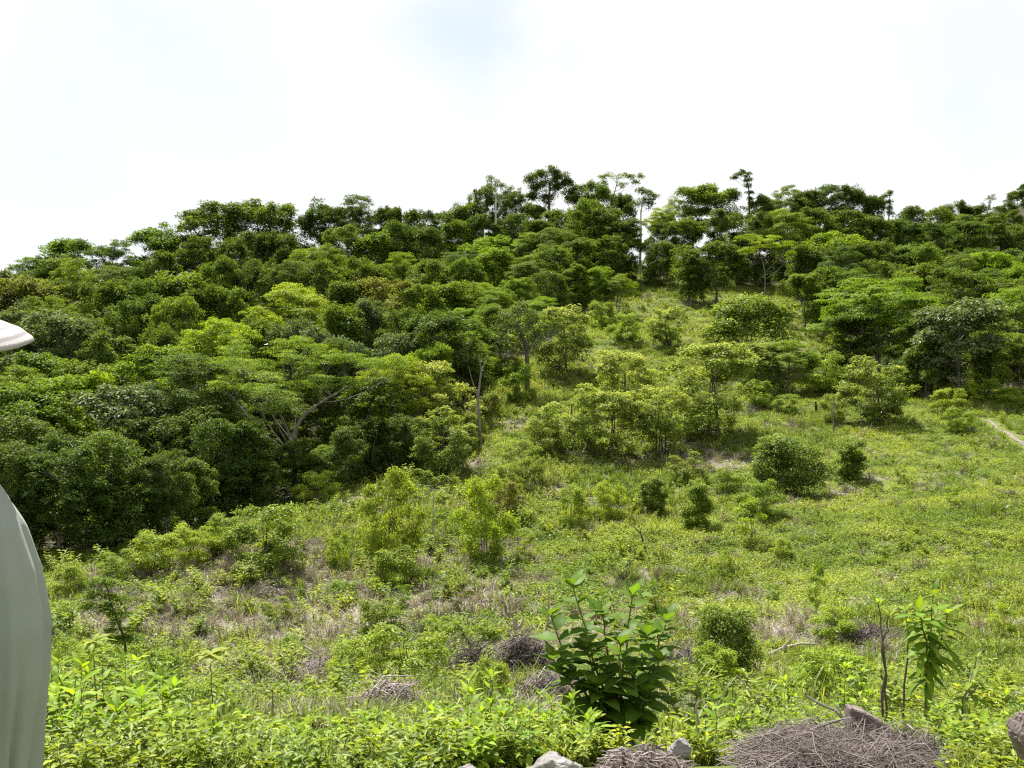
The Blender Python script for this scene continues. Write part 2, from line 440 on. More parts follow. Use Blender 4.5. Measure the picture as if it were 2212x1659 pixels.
# ------------------------------------------------------------------ tree prototypes
def make_tree(seed, H=8.0, Wd=5.0, shape='broad', bare=0.3, nl=12, clumps=7, rc=0.55, flat=0.55, nleaf=75, ls=0.17,
              asp=0.5, stems=1, tr=0.12, bark='bark', leafmat='leaf', lobes=None, lobe_r=None, tipf=0.0, droop=0.15,
              spread=1.0, upn=0.55, trunk_path=None, hang=0.0, tipz=0.0, nr=0.6, lz=0.9):
    rng = np.random.default_rng(seed)
    Rw = Wd / 2
    L = []
    if lobes is not None:
        L = [(V3(l[:3]), l[3]) for l in lobes]
    elif shape == 'broad':
        zc = H * (bare + 1) / 2; hz = H * (1 - bare) / 2
        for i in range(nl):
            a = rng.uniform(0, 2 * PI); cz = rng.uniform(-0.75, 1) if i > 2 else rng.uniform(0.5, 1)
            rr = math.sqrt(max(0, 1 - (cz * 0.9) ** 2)) * rng.uniform(0.5, 1.04)
            r = Rw * rng.uniform(0.20, 0.42)
            L.append((V3((math.cos(a) * rr * (Rw - r), math.sin(a) * rr * (Rw - r), zc + cz * (hz - r * 0.6))), r))
    elif shape == 'umbrella':
        for i in range(nl):
            a = i * 2.399 + rng.uniform(-0.4, 0.4); q = math.sqrt((i + 0.5) / nl)
            r = Rw * rng.uniform(0.22, 0.36)
            z = H * (0.93 - 0.30 * q ** 2 - rng.uniform(0, 0.16))
            if rng.random() < 0.3: z -= H * rng.uniform(0.08, 0.28)
            L.append((V3((math.cos(a) * q * (Rw - r * .5), math.sin(a) * q * (Rw - r * .5), z)), r))
    elif shape == 'column':
        for i in range(nl):
            z = H * (bare + (1 - bare) * (i + 0.5) / nl); a = rng.uniform(0, 2 * PI)
            k = (0.75 + 0.5 * math.sin(PI * (z / H) ** 0.8)) * rng.uniform(0.6, 1.0)
            r = Rw * rng.uniform(0.35, 0.55)
            L.append((V3((math.cos(a) * (Rw - r) * k, math.sin(a) * (Rw - r) * k, min(z, H - r * .5))), r))
    elif shape == 'spray':
        for i in range(nl):
            a = i * 2.399 + rng.uniform(-0.5, 0.5); z = rng.uniform(bare, 0.97)
            k = math.sqrt(max(0.02, 1 - ((z - 0.55) / 0.52) ** 2)) * rng.uniform(0.45, 1.0)
            r = Rw * rng.uniform(0.18, 0.30)
            L.append((V3((math.cos(a) * (Rw - r) * k, math.sin(a) * (Rw - r) * k, z * H - r * .3)), r))
    T = Tubes()
    bases = []
    for s in range(stems):
        a = rng.uniform(0, 2 * PI); o = 0.0 if stems == 1 else Wd * 0.05 * spread
        bases.append(V3((math.cos(a) * o, math.sin(a) * o, -0.15)))
    tops = []
    if trunk_path is not None:
        pts = V3(trunk_path)
        tt = np.linspace(0, 1, len(pts)); ti = np.linspace(0, 1, 14)
        pp = np.stack([np.interp(ti, tt, pts[:, k]) for k in range(3)], 1)
        T.add(pp, np.linspace(tr * 1.25, tr * 0.45, 14), 8)
        tops = [pp]
    else:
        for s in range(stems):
            sel = [l for i, l in enumerate(L) if i % stems == s] or L
            m = np.mean([l[0] for l in sel], axis=0)
            top = V3((m[0] * 0.5 * spread, m[1] * 0.5 * spread, max(H * 0.72, m[2])))
            pp = curve_pts(bases[s], top, rng, 0.06, 12, 0)
            rr = tr / math.sqrt(stems) ** 0.8
            r = np.linspace(rr * 1.0, rr * 0.32, 12); r[0] *= 1.35
            T.add(pp, r, 7 if stems == 1 else 5)
            tops.append(pp)
    P = []; Nn = []; D = []; Lh = []; TP = []
    for i, (c, r) in enumerate(L):
        pp = tops[i % len(tops)]
        zt = c[2] - np.linalg.norm(c[:2] - pp[-1][:2]) * 0.75 - r * 0.3
        lo = H * max(bare * 0.8, 0.12) if bases[0][2] < 0 else 0
        zt = min(max(zt, lo), pp[-1][2] * 0.98)
        k = int(np.argmin(np.abs(pp[:, 2] - zt)))
        st = pp[k]
        lr = tr * 0.42 * (1 - 0.55 * k / len(pp)) * (1.0 if stems == 1 else 0.6)
        cp = c - V3((0, 0, r * 0.25))
        br = curve_pts(st, cp, rng, 0.08, 7, 0.25)
        T.add(br, np.linspace(lr, lr * 0.3, 7), 5)
        cen_lobe = c
        for q in range(clumps):
            d = rng.normal(size=3); d = d / np.linalg.norm(d)
            if d[2] < -0.1 and rng.random() < 0.75: d[2] = -d[2]
            cc = c + d * r * V3((1, 1, lz)) * rng.uniform(0.5, 1.0)
            if q % 2 == 0:
                T.add(curve_pts(br[-2 if q % 4 else -3], cc, rng, 0.08, 4, 0.2), np.linspace(lr * 0.3, lr * 0.10, 4), 3)
            n = int(nleaf * rng.uniform(0.6, 1.35))
            rcl = rc * rng.uniform(0.65, 1.3)
            dd = norm(rng.normal(size=(n, 3))); dd[:, 2] = np.where((dd[:, 2] < 0) & (rng.random(n) < 0.6), -dd[:, 2], dd[:, 2])
            rad = rng.random(n) ** 0.4
            off = dd * rad[:, None] * rcl * V3((1, 1, flat))
            if hang > 0:
                off[:, 2] -= rng.random(n) ** 2 * hang * (rng.random(n) < 0.5)
            p = cc + off
            outw = norm(p - V3((0, 0, H * 0.45)))
            nn = V3((0, 0, upn)) + outw * 0.35 + dd * 0.45 + rng.normal(size=(n, 3)) * nr
            di = norm(dd * 0.7 + outw * 0.5 + rng.normal(size=(n, 3)) * 0.45 - V3((0, 0, droop)))
            P.append(p); Nn.append(nn); D.append(di); Lh.append(ls * rng.uniform(0.65, 1.3, n))
            tz = np.clip((dd[:, 2] * rad) * 1.2, 0, 1) * np.clip(0.25 + 0.9 * rng.random() + tipz * (cc[2] / H - 0.6), 0, 1.2)
            TP.append(np.clip(tz * tipf, 0, 1))
    P = np.concatenate(P); Nn = np.concatenate(Nn); D = np.concatenate(D); Lh = np.concatenate(Lh); TP = np.concatenate(TP)
    keep = P[:, 2] > 0.03
    P, Nn, D, Lh, TP = P[keep], Nn[keep], D[keep], Lh[keep], TP[keep]
    n = len(P)
    cv = vnoise(P[:, 0] * 0.9 + seed, P[:, 2] * 0.9 + P[:, 1] * 0.7, seed)
    var = np.clip(rng.random(n) * 0.65 + cv * 0.35, 0, 1)
    v, f, at = leaf_arrays(P, Nn, D, Lh, Lh * asp, var, TP)
    cm = mesh_from('crown', v, f, M[leafmat], False, at)
    tm = T.mesh('trunk', M[bark])
    mx_ = float(np.percentile(np.abs(P[:, 0]), 97)); my_ = float(np.percentile(np.abs(P[:, 1]), 97))
    return {'trunk': tm, 'crown': cm, 'H': float(np.percentile(P[:, 2], 99.7)), 'W': mx_ + my_, 'n': n}

PROTO = {}
def proto(kind, k):
    key = (kind, k)
    if key in PROTO: return PROTO[key]
    s = 100 * k + sum(map(ord, kind))
    r = random.Random(s)
    if kind == 'broad':
        q = [(24, 12, 0.40, 0.70, 60, 0.20, 0.0, 6.4), (34, 10, 0.32, 0.9, 58, 0.17, 0.3, 6.0), (18, 16, 0.44, 0.6, 56, 0.23, 0.5, 6.6), (28, 12, 0.34, 0.8, 64, 0.18, 0.7, 5.6), (22, 13, 0.38, 0.55, 60, 0.20, 0.2, 7.0), (30, 11, 0.36, 0.9, 60, 0.19, 0.9, 5.2)][k % 6]
        p = make_tree(s, 8.0, q[7], 'broad', [0.06, 0.12, 0.05, 0.15, 0.1, 0.04][k % 6], q[0], q[1], q[2], q[3], q[4], q[5], hang=q[6], bark='bark' if k % 2 else 'bark_dark')
    elif kind == 'tall':
        p = make_tree(s, 10.0, 6.0, 'broad', 0.30, 22, 12, 0.38, 0.7, 58, 0.20, tr=0.15, bark='bark' if k % 3 else 'bark_pale', hang=0.5)
    elif kind == 'umbrella':
        p = make_tree(s, 7.0, 7.0, 'umbrella', 0.30, 36, 11, 0.45, 0.28, 85, 0.145, asp=0.42, stems=1 + k % 2, tr=0.13, bark='bark', droop=0.05, upn=1.2, nr=0.4, lz=0.55)
    elif kind == 'curtain':       # vine-hung wall trees, leafy to the ground
        p = make_tree(s, 8.0, 5.2, 'column', 0.04, 20, 13, 0.36, 0.8, 62, 0.19, bark='bark', hang=1.1, droop=0.5, upn=0.5)
    elif kind == 'grey':          # large drooping leaves
        p = make_tree(s, 7.0, 6.0, 'broad', 0.08, 22, 11, 0.45, 0.65, 46, 0.25, asp=0.42, leafmat='leaf_gloss', bark='bark', droop=0.4)
    elif kind == 'pale':          # several stems, pale new growth at the tips
        p = make_tree(s, 4.6, 4.6, 'spray', 0.10, 38, 8, 0.25, 0.9, 42, 0.14, asp=0.5, stems=4, tr=0.09, leafmat='leaf_tip', bark='bark_dark', tipf=1.0, droop=-0.35, tipz=1.0)
    elif kind == 'shrub':
        p = make_tree(s, 2.2, 2.4, 'spray', 0.04, 28, 8, 0.19, 0.9, 42, 0.085, asp=0.52, stems=3, tr=0.035, leafmat='leaf_tip', bark='bark_dark', droop=-0.2, tipf=0.5)
    elif kind == 'column':
        p = make_tree(s, 2.6, 1.6, 'column', 0.03, 18, 10, 0.19, 0.9, 60, 0.10, asp=0.52, stems=2, tr=0.03, leafmat='leaf_tip', bark='bark_dark', hang=0.15, tipf=0.5)
    elif kind == 'bush':
        p = make_tree(s, 2.6, 3.0, 'broad', 0.02, 30, 10, 0.24, 0.8, 46, 0.105, asp=0.52, stems=3, tr=0.04, leafmat='leaf_tip', bark='bark_dark', hang=0.2, tipf=0.6)
    elif kind == 'sparse':
        p = make_tree(s, 8.0, 5.0, 'umbrella', 0.4, 9, 5, 0.38, 0.5, 60, 0.16, tr=0.12, bark='bark_pale')
    elif kind == 'slender':
        p = make_tree(s, 2.6, 1.5, 'spray', 0.30, 12, 5, 0.17, 0.7, 30, 0.11, asp=0.42, stems=1, tr=0.022, leafmat='leaf', bark='bark_dark')
    PROTO[key] = p
    return p

TINT = {
    'dark': ((0.052, 0.088, 0.012), 'dark green'),
    'deep': ((0.067, 0.108, 0.014), 'deep green'),
    'mid': ((0.082, 0.132, 0.014), 'mid green'),
    'fresh': ((0.105, 0.172, 0.013), 'fresh green'),
    'bright': ((0.145, 0.215, 0.015), 'bright yellow-green'),
    'olive': ((0.100, 0.125, 0.024), 'olive green'),
    'grey': ((0.075, 0.110, 0.040), 'grey-green'),
    'pale': ((0.130, 0.185, 0.030), 'pale yellow-green'),
}
def props(o, label, cat, group=None, kind=None):
    if label: o['label'] = label
    if cat: o['category'] = cat
    if group: o['group'] = group
    if kind: o['kind'] = kind
def empty(name, loc, rz=0.0):
    o = bpy.data.objects.new(name, None); o.location = loc; o.rotation_euler = (0, 0, rz)
    o.empty_display_size = 0.3
    COL.objects.link(o); return o
def part(name, me, parent, color=None):
    o = bpy.data.objects.new(name, me); o.parent = parent; COL.objects.link(o)
    if color: o.color = (*color, 1)
    return o

rnd = random.Random(7)
TREES = []      # (row, u, object, kind, tint, label or None, name)
def plant(kind, k, loc, h, w, tint, rz=None, name=None, crown_name='crown', trunk_name='trunk', jitter=0.12, lim=True):
    p = proto(kind, k) if isinstance(kind, str) else kind
    sz = h / p['H']; sx = w / p['W']
    if lim: sx = min(max(sx, sz * 0.6), sz * 1.35)
    o = empty(name or 'tree', (loc[0], loc[1], loc[2] - 0.04), rnd.uniform(0, 6.28) if rz is None else rz)
    o.scale = (sx, sx, sz)
    c = TINT[tint][0] if isinstance(tint, str) else tint
    j = 1 + rnd.uniform(-jitter, jitter); g = 1 + rnd.uniform(-0.06, 0.06)
    part(trunk_name, p['trunk'], o)
    part(crown_name, p['crown'], o, (c[0] * j * g, c[1] * j, c[2] * j))
    return o

# ================================================================== THE SETTING
xs = np.sinh(np.linspace(-4.6, 4.6, 330)) * 6.2
ys = np.concatenate([np.linspace(-60, 2.5, 14), np.exp(np.linspace(math.log(3.0), math.log(360), 330)), [364]])
X, Y = np.meshgrid(xs, ys)
Zg = ground(X, Y)
uu, vv = project(X, Y, Zg)
dry = dryness(X, Y)
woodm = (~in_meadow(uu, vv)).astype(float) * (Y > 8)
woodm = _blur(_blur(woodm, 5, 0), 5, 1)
nx, ny = len(xs), len(ys)
ii = np.arange(ny - 1)[:, None] * nx + np.arange(nx - 1)[None]
F = np.stack([ii, ii + 1, ii + nx + 1, ii + nx], -1).reshape(-1, 4)
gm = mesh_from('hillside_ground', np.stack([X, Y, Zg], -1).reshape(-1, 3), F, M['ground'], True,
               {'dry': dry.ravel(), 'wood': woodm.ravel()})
go = bpy.data.objects.new('hillside_ground', gm); COL.objects.link(go); go['kind'] = 'structure'

# worn dirt path crossing the slope at the right
def ribbon(name, pix, wd, mat):
    pts = [hit(u, v) for u, v in pix]
    P = np.array([[p.x, p.y] for p in pts]); t = np.linspace(0, 1, len(P)); ti = np.linspace(0, 1, 50)
    c = np.stack([np.interp(ti, t, P[:, k]) for k in range(2)], 1)
    d = norm(np.gradient(c, axis=0)); s = np.stack([-d[:, 1], d[:, 0]], 1)
    V = []
    for q in np.linspace(-1, 1, 5):
        ww = wd * (0.75 + 0.5 * vnoise(ti * 12, ti * 0 + q, 5))[:, None] * 0.5
        e = c + s * ww * q
        V.append(np.stack([e[:, 0], e[:, 1], ground(e[:, 0], e[:, 1]) + 0.03 - 0.02 * abs(q)], 1))
    V = np.stack(V, 1).reshape(-1, 3)
    i = np.arange(49)[:, None] * 5 + np.arange(4)[None]
    f = np.stack([i, i + 1, i + 6, i + 5], -1).reshape(-1, 4)
    me = mesh_from(name, V, f, mat, True)
    o = bpy.data.objects.new(name, me); COL.objects.link(o); o['kind'] = 'structure'
ribbon('dirt_path', [(2125, 908), (2150, 922), (2180, 940), (2212, 962), (2260, 985)], 0.24, M['stone_brown'])
PATH_PIX = [(2125, 908), (2150, 922), (2180, 940), (2212, 962), (2260, 985)]

# ================================================================== TREES
# each entry: kind, u, v of its top, distance (or None with base row), width px, tint, [label]
def tree_px(kind, k, u, vt, w, tint, d=None, vb=None, row=None, label=None, rz=None, name=None, cat='tree', group=None):
    if d is None:
        b = hit(u, vb); d = b.y
        x = b.x; z = b.z
    else:
        x = (u - 1106) / FPX * d * 1.0; z = gz(x, d)
    top = at_dist(u, vt, d).z
    h = max(top - z, 1.0) if cat == 'tree' else max(top - z, 0.3)
    o = plant(kind, k, (x, d, z), h, w / FPX * d, tint, rz, name)
    TREES.append(dict(row=row, u=u, v=vt, o=o, kind=kind if isinstance(kind, str) else 'special', tint=tint, label=label, cat=cat, group=group, x=x, d=d, h=h))
    return o

B, U_, T_, C_, G_ = 'broad', 'umbrella', 'tall', 'curtain', 'grey'
K = [0]
def nk(n):
    K[0] += 1
    return K[0] % n
NV = {'broad': 9, 'umbrella': 4, 'tall': 4, 'curtain': 4, 'grey': 3, 'pale': 4, 'shrub': 4, 'column': 3, 'sparse': 3, 'slender': 3, 'bush': 3}

# ---- skyline row
SKY = [(B, 15, 588, 100, 110, 'grey'), (U_, 75, 555, 118, 100, 'mid'), (B, 155, 515, 120, 140, 'mid'), (U_, 245, 518, 117, 110, 'deep'),
       (T_, 350, 486, 116, 120, 'mid'), (T_, 445, 440, 117, 120, 'deep'), (T_, 530, 430, 118, 150, 'deep'), (T_, 603, 440, 118, 110, 'deep'),
       (T_, 700, 432, 119, 90, 'dark'), (U_, 765, 422, 119, 110, 'dark'), (B, 845, 448, 119, 70, 'dark'), (B, 905, 452, 119, 80, 'dark'),
       (B, 962, 458, 119, 80, 'deep'), (B, 1010, 440, 120, 70, 'deep'), (B, 1045, 402, 121, 66, 'dark'), (B, 1106, 412, 121, 74, 'dark'),
       (B, 1150, 440, 119, 60, 'deep'), (B, 1250, 402, 121, 84, 'dark'), (B, 1290, 396, 119, 80, 'mid'), (B, 1345, 420, 121, 66, 'dark'),
       (U_, 1432, 444, 120, 76, 'bright'), (T_, 1488, 402, 121, 84, 'mid'), (T_, 1548, 398, 120, 100, 'mid'),
       (B, 1640, 425, 120, 66, 'dark'), (U_, 1695, 404, 122, 110, 'deep'), (B, 1745, 412, 122, 70, 'dark'), (U_, 1792, 399, 123, 100, 'dark'),
       (B, 1838, 405, 122, 80, 'dark'), (B, 1882, 425, 121, 60, 'dark'), (B, 1965, 445, 122, 80, 'dark'), (B, 2022, 450, 124, 70, 'deep')]
for (kd, u, vt, d, w, t) in SKY:
    tree_px(kd, nk(NV[kd]), u, vt, w, t, d=d, row='sky')

# landmark trees on the skyline, with their own shapes
def lobe_list(pix, u0, d, zb):
    """(u, v, radius px, depth offset m) -> local lobes"""
    L = []
    for (u, v, r, dy) in pix:
        L.append(((u - u0) / FPX * d, dy, at_dist(u, v, d).z - zb, r / FPX * d))
    return L
def special(seed, u0, d, lobepix, trunkpix, tr, bark, leafmat='leaf', vb=None, **kw):
    if d is None:
        b = hit(u0, vb); x, d, z = b.x, b.y, b.z
    else:
        x = (u0 - 1106) / FPX * d; z = gz(x, d)
    L = lobe_list(lobepix, u0, d, z)
    tp = [(0, 0, -0.3)] + [((u - u0) / FPX * d, 0, at_dist(u, v, d).z - z) for (u, v) in trunkpix]
    H = max(l[2] + l[3] for l in L)
    p = make_tree(seed, H, 4, lobes=L, trunk_path=tp, tr=tr, bark=bark, leafmat=leafmat, bare=0.3, **kw)
    return p, (x, d, z)
def special_tree(label, tint, name='tree', *a, **kw):
    p, loc = special(*a, **kw)
    o = empty(name, loc); part('trunk', p['trunk'], o)
    c = TINT[tint][0]; part('crown', p['crown'], o, c)
    props(o, label, 'tree')
    TREES.append(dict(row='mark', u=a[1], v=0, o=o, kind='special', tint=tint, label=label, cat='tree', group=None, x=loc[0], d=loc[1], h=5))
    return o
special_tree('tall thin tree with a straight white trunk and ragged open top on the ridge', 'grey', 'tree', 11, 1070, 112,
             [(1058, 388, 8, 0), (1072, 396, 9, .3), (1084, 406, 10, -.2), (1062, 416, 9, 0.3), (1050, 412, 8, .2), (1092, 418, 8, 0), (1100, 408, 6, .3), (1076, 428, 10, .4)],
             [(1072, 520), (1071, 450), (1072, 420), (1070, 392)], 0.12, 'bark_pale', clumps=7, rc=0.42, flat=0.6, nleaf=32, ls=0.19)
special_tree('tree with long bare whitish trunk and small dark tuft above the clearing', 'dark', 'tree', 12, 1383, 111,
             [(1383, 416, 10, 0), (1398, 420, 12, .3), (1410, 428, 9, -.2), (1392, 436, 12, 0.3), (1376, 440, 9, .2), (1402, 444, 10, 0)],
             [(1382, 560), (1384, 500), (1383, 460), (1390, 425)], 0.13, 'bark_pale', clumps=8, rc=0.46, flat=0.7, nleaf=42, ls=0.19)
special_tree('tall tree with a heavy round dark crown standing highest on the centre of the ridge', 'dark', 'tree', 13, 1186, 121,
             [(1150, 392, 16, 0), (1168, 380, 16, .5), (1190, 377, 17, -.3), (1210, 384, 17, 0.3), (1226, 396, 12, .2), (1160, 408, 16, 0.5), (1185, 402, 18, 0), (1208, 410, 16, .3), (1180, 430, 14, .4), (1150, 425, 9, 0)],
             [(1184, 560), (1186, 480), (1186, 430), (1188, 395)], 0.2, 'bark_dark', clumps=13, rc=0.55, flat=0.6, nleaf=95, ls=0.20, hang=0.5)
special_tree('spindly tree with thin forked limbs spreading against the sky to a lacy right side', 'mid', 'tree', 14, 1322, 119,
             [(1302, 385, 10, 0), (1318, 380, 12, .3), (1334, 388, 12, -.3), (1350, 381, 8, 0.2), (1366, 384, 6, .2), (1381, 383, 6, 0), (1374, 396, 6, .2), (1306, 398, 10, .3), (1345, 402, 8, 0)],
             [(1326, 540), (1325, 460), (1324, 425), (1332, 395)], 0.10, 'bark', clumps=7, rc=0.42, flat=0.5, nleaf=34, ls=0.18)
special_tree('slim crooked tree with a one-sided tuft poking high above the ridge', 'dark', 'tree', 15, 1612, 120,
             [(1592, 380, 8, 0), (1602, 374, 8, .3), (1614, 380, 10, 0), (1617, 392, 9, .2), (1612, 404, 8, -.2), (1584, 386, 5, .2), (1616, 418, 8, 0), (1620, 434, 8, 0)],
             [(1616, 560), (1617, 460), (1616, 410), (1608, 380)], 0.12, 'bark_dark', clumps=6, rc=0.3, flat=0.7, nleaf=55, ls=0.18)
special_tree('thin ragged tree standing alone in the dip of the skyline at the right', 'dark', 'tree', 16, 1916, 121,
             [(1921, 420, 8, 0), (1910, 427, 8, .2), (1919, 438, 7, 0), (1903, 440, 6, .2), (1916, 452, 7, 0), (1922, 462, 7, 0)],
             [(1918, 560), (1917, 470), (1919, 422)], 0.10, 'bark_dark', clumps=6, rc=0.3, flat=0.8, nleaf=50, ls=0.18)
special_tree('feathery light green umbrella tree with two pale slanting stems below the ridge', 'bright', 'tree', 17, 1650, 92,
             [(1600, 520, 14, 0), (1625, 514, 17, .8), (1650, 522, 18, -.5), (1675, 518, 16, .4), (1700, 530, 15, 0), (1635, 536, 16, 1.0), (1668, 540, 16, -.8), (1612, 542, 12, .4), (1706, 548, 10, .2)],
             [(1652, 595), (1648, 570), (1640, 545), (1630, 528)], 0.045, 'bark', clumps=8, rc=0.42, flat=0.3, nleaf=110, ls=0.12, asp=0.4, upn=1.2)
# the big spreading acacia-like tree at the left, pale forked trunk
special_tree('wide-spreading feathery tree with pale forked trunk beside the dark wood at the left', 'fresh', 'tree', 18, 637, 47,
             [(470, 790, 34, 1.5), (520, 768, 38, -.5), (560, 800, 36, .5), (600, 760, 38, 1.0), (640, 790, 38, -.8), (650, 752, 34, .5), (690, 780, 36, 1), (735, 790, 36, 0),
              (780, 785, 32, .6), (820, 795, 30, -.5), (860, 790, 26, .4), (700, 822, 28, -1.0), (590, 850, 30, -1.2), (545, 850, 28, .6), (640, 838, 22, .8), (500, 830, 30, -1), (760, 830, 18, -.6), (615, 882, 20, -1)],
             [(634, 1010), (634, 950), (642, 915), (668, 885), (712, 858), (765, 828)], 0.10, 'bark', clumps=12, rc=0.50, flat=0.22, nleaf=125, ls=0.095, asp=0.42, upn=1.4, droop=0.0)
special_tree('lone tree with one dark straight trunk and thin grey-green crown in the clearing', 'grey', 'tree', 19, 1138, None,
             [(1075, 715, 18, 0), (1095, 690, 20, .4), (1120, 680, 20, -.4), (1145, 690, 20, 0.3), (1165, 710, 18, .2), (1110, 715, 20, 0.5), (1140, 720, 20, 0), (1160, 738, 16, .3), (1090, 742, 16, -.4), (1125, 750, 14, .3), (1130, 665, 14, 0)],
             [(1139, 800), (1138, 760), (1130, 730), (1118, 700)], 0.15, 'bark_dark', vb=852, clumps=7, rc=0.45, flat=0.55, nleaf=42, ls=0.16)

ROW2 = [(B, 60, 600, 88, 150, 'olive'), (U_, 170, 560, 96, 150, 'mid'), (U_, 270, 575, 98, 150, 'deep'), (T_, 345, 545, 104, 90, 'deep'), (B, 425, 512, 104, 100, 'deep'),
        (B, 520, 505, 104, 120, 'dark'), (B, 605, 505, 104, 110, 'dark'), (U_, 690, 530, 102, 130, 'fresh'), (T_, 745, 490, 108, 90, 'deep'), (B, 815, 505, 106, 100, 'mid'),
        (B, 862, 482, 108, 80, 'deep'), (B, 925, 492, 108, 100, 'deep'), (B, 985, 478, 108, 80, 'mid'), (B, 1040, 465, 110, 90, 'dark'), (C_, 1112, 462, 109, 90, 'dark'),
        (B, 1160, 478, 108, 90, 'deep'), (B, 1215, 452, 110, 80, 'deep'), (B, 1265, 432, 112, 80, 'mid'), (B, 1305, 450, 110, 80, 'deep'), (B, 1345, 475, 108, 80, 'deep'),
        (B, 1428, 480, 108, 70, 'deep'), (T_, 1475, 470, 108, 90, 'mid'), (T_, 1560, 455, 108, 110, 'dark'), (B, 1632, 462, 108, 80, 'deep'), (U_, 1700, 452, 108, 120, 'fresh'),
        (B, 1765, 452, 110, 100, 'deep'), (B, 1832, 455, 112, 100, 'dark'), (B, 1885, 468, 112, 80, 'deep'), (B, 1945, 478, 114, 100, 'dark'), (B, 2010, 482, 116, 100, 'dark'),
        (B, 2080, 478, 120, 100, 'dark'), (B, 2150, 470, 124, 100, 'dark'), (B, 2205, 480, 124, 100, 'deep')]
for (kd, u, vt, d, w, t) in ROW2: tree_px(kd, nk(NV[kd]), u, vt, w, t, d=d, row='r2')
ROW3 = [(U_, 115, 640, 80, 140, 'mid'), (B, 225, 605, 86, 130, 'deep'), (B, 310, 608, 88, 130, 'dark'), (B, 395, 590, 90, 130, 'mid'), (B, 480, 560, 92, 110, 'deep'), (B, 560, 560, 92, 110, 'dark'),
        (U_, 640, 560, 90, 120, 'deep'), (B, 715, 565, 90, 120, 'deep'), (B, 790, 560, 92, 100, 'mid'), (U_, 860, 545, 95, 100, 'fresh'), (B, 930, 560, 92, 100, 'deep'), (B, 1000, 560, 92, 90, 'mid'),
        (B, 1065, 535, 96, 110, 'fresh'), (U_, 1145, 550, 94, 100, 'mid'), (B, 1195, 530, 96, 100, 'mid'), (B, 1255, 520, 99, 90, 'deep'), (B, 1310, 510, 104, 80, 'deep'), (C_, 1345, 520, 107, 60, 'dark'), (C_, 1425, 520, 105, 70, 'dark'),
        (C_, 1490, 530, 98, 110, 'mid'), (B, 1545, 525, 97, 130, 'deep'), (B, 1735, 530, 94, 90, 'deep'), (B, 1800, 500, 98, 150, 'fresh'), (B, 1880, 520, 98, 120, 'deep'),
        (B, 1965, 530, 100, 120, 'deep'), (B, 2040, 538, 104, 120, 'dark'), (B, 2115, 535, 106, 120, 'dark'), (B, 2190, 540, 106, 120, 'dark')]
for (kd, u, vt, d, w, t) in ROW3: tree_px(kd, nk(NV[kd]), u, vt, w, t, d=d, row='r3')
ROW4 = [(T_, 30, 655, 72, 120, 'grey'), (T_, 120, 668, 70, 170, 'grey'), (C_, 185, 690, 70, 110, 'grey'), (B, 300, 640, 78, 130, 'dark'), (B, 385, 640, 76, 120, 'mid'), (B, 455, 620, 80, 120, 'deep'), (B, 520, 625, 80, 100, 'mid'),
        (U_, 640, 612, 78, 190, 'bright'), (B, 745, 610, 80, 100, 'deep'), (B, 830, 600, 80, 120, 'olive'), (B, 905, 615, 80, 110, 'mid'), (B, 975, 610, 82, 100, 'mid'), (U_, 1050, 610, 82, 110, 'fresh'),
        (B, 1120, 600, 86, 90, 'fresh'), (C_, 1180, 585, 88, 80, 'deep'), (B, 1235, 570, 92, 80, 'mid'), (B, 1295, 575, 92, 70, 'fresh'),
        (B, 1740, 592, 84, 90, 'mid'), (B, 1810, 575, 86, 120, 'mid'), (U_, 1860, 585, 84, 130, 'deep'), (B, 1985, 570, 86, 130, 'deep'), (U_, 2070, 590, 84, 140, 'deep'), (B, 2150, 580, 90, 130, 'dark'), (B, 2215, 575, 92, 110, 'dark')]
for (kd, u, vt, d, w, t) in ROW4: tree_px(kd, nk(NV[kd]), u, vt, w, t, d=d, row='r4')
ROW5 = [(B, 230, 720, 64, 120, 'dark'), (B, 355, 700, 62, 110, 'deep'), (U_, 480, 688, 62, 180, 'bright'), (B, 575, 690, 64, 110, 'mid'), (G_, 650, 690, 62, 130, 'grey'), (B, 730, 660, 68, 110, 'mid'), (T_, 800, 648, 70, 100, 'grey'),
        (B, 870, 665, 68, 100, 'deep'), (B, 935, 680, 68, 100, 'mid'), (U_, 1005, 665, 70, 110, 'fresh'), (B, 1065, 655, 72, 90, 'mid'), (U_, 1170, 640, 76, 90, 'fresh'), (B, 700, 740, 58, 100, 'deep'),
        (U_, 1005, 715, 64, 110, 'fresh'), (G_, 850, 720, 60, 110, 'grey'), (B, 930, 745, 58, 100, 'fresh'),
        (U_, 1890, 602, 68, 240, 'fresh'), (B, 1840, 680, 66, 120, 'deep'), (B, 1975, 690, 62, 120, 'dark'), (G_, 2075, 648, 60, 190, 'grey'), (B, 2000, 740, 60, 90, 'mid'), (U_, 2190, 622, 64, 170, 'fresh'), (B, 2205, 720, 60, 110, 'mid'), (B, 2140, 730, 59, 100, 'deep')]
for (kd, u, vt, d, w, t) in ROW5: tree_px(kd, nk(NV[kd]), u, vt, w, t, d=d, row='r5')
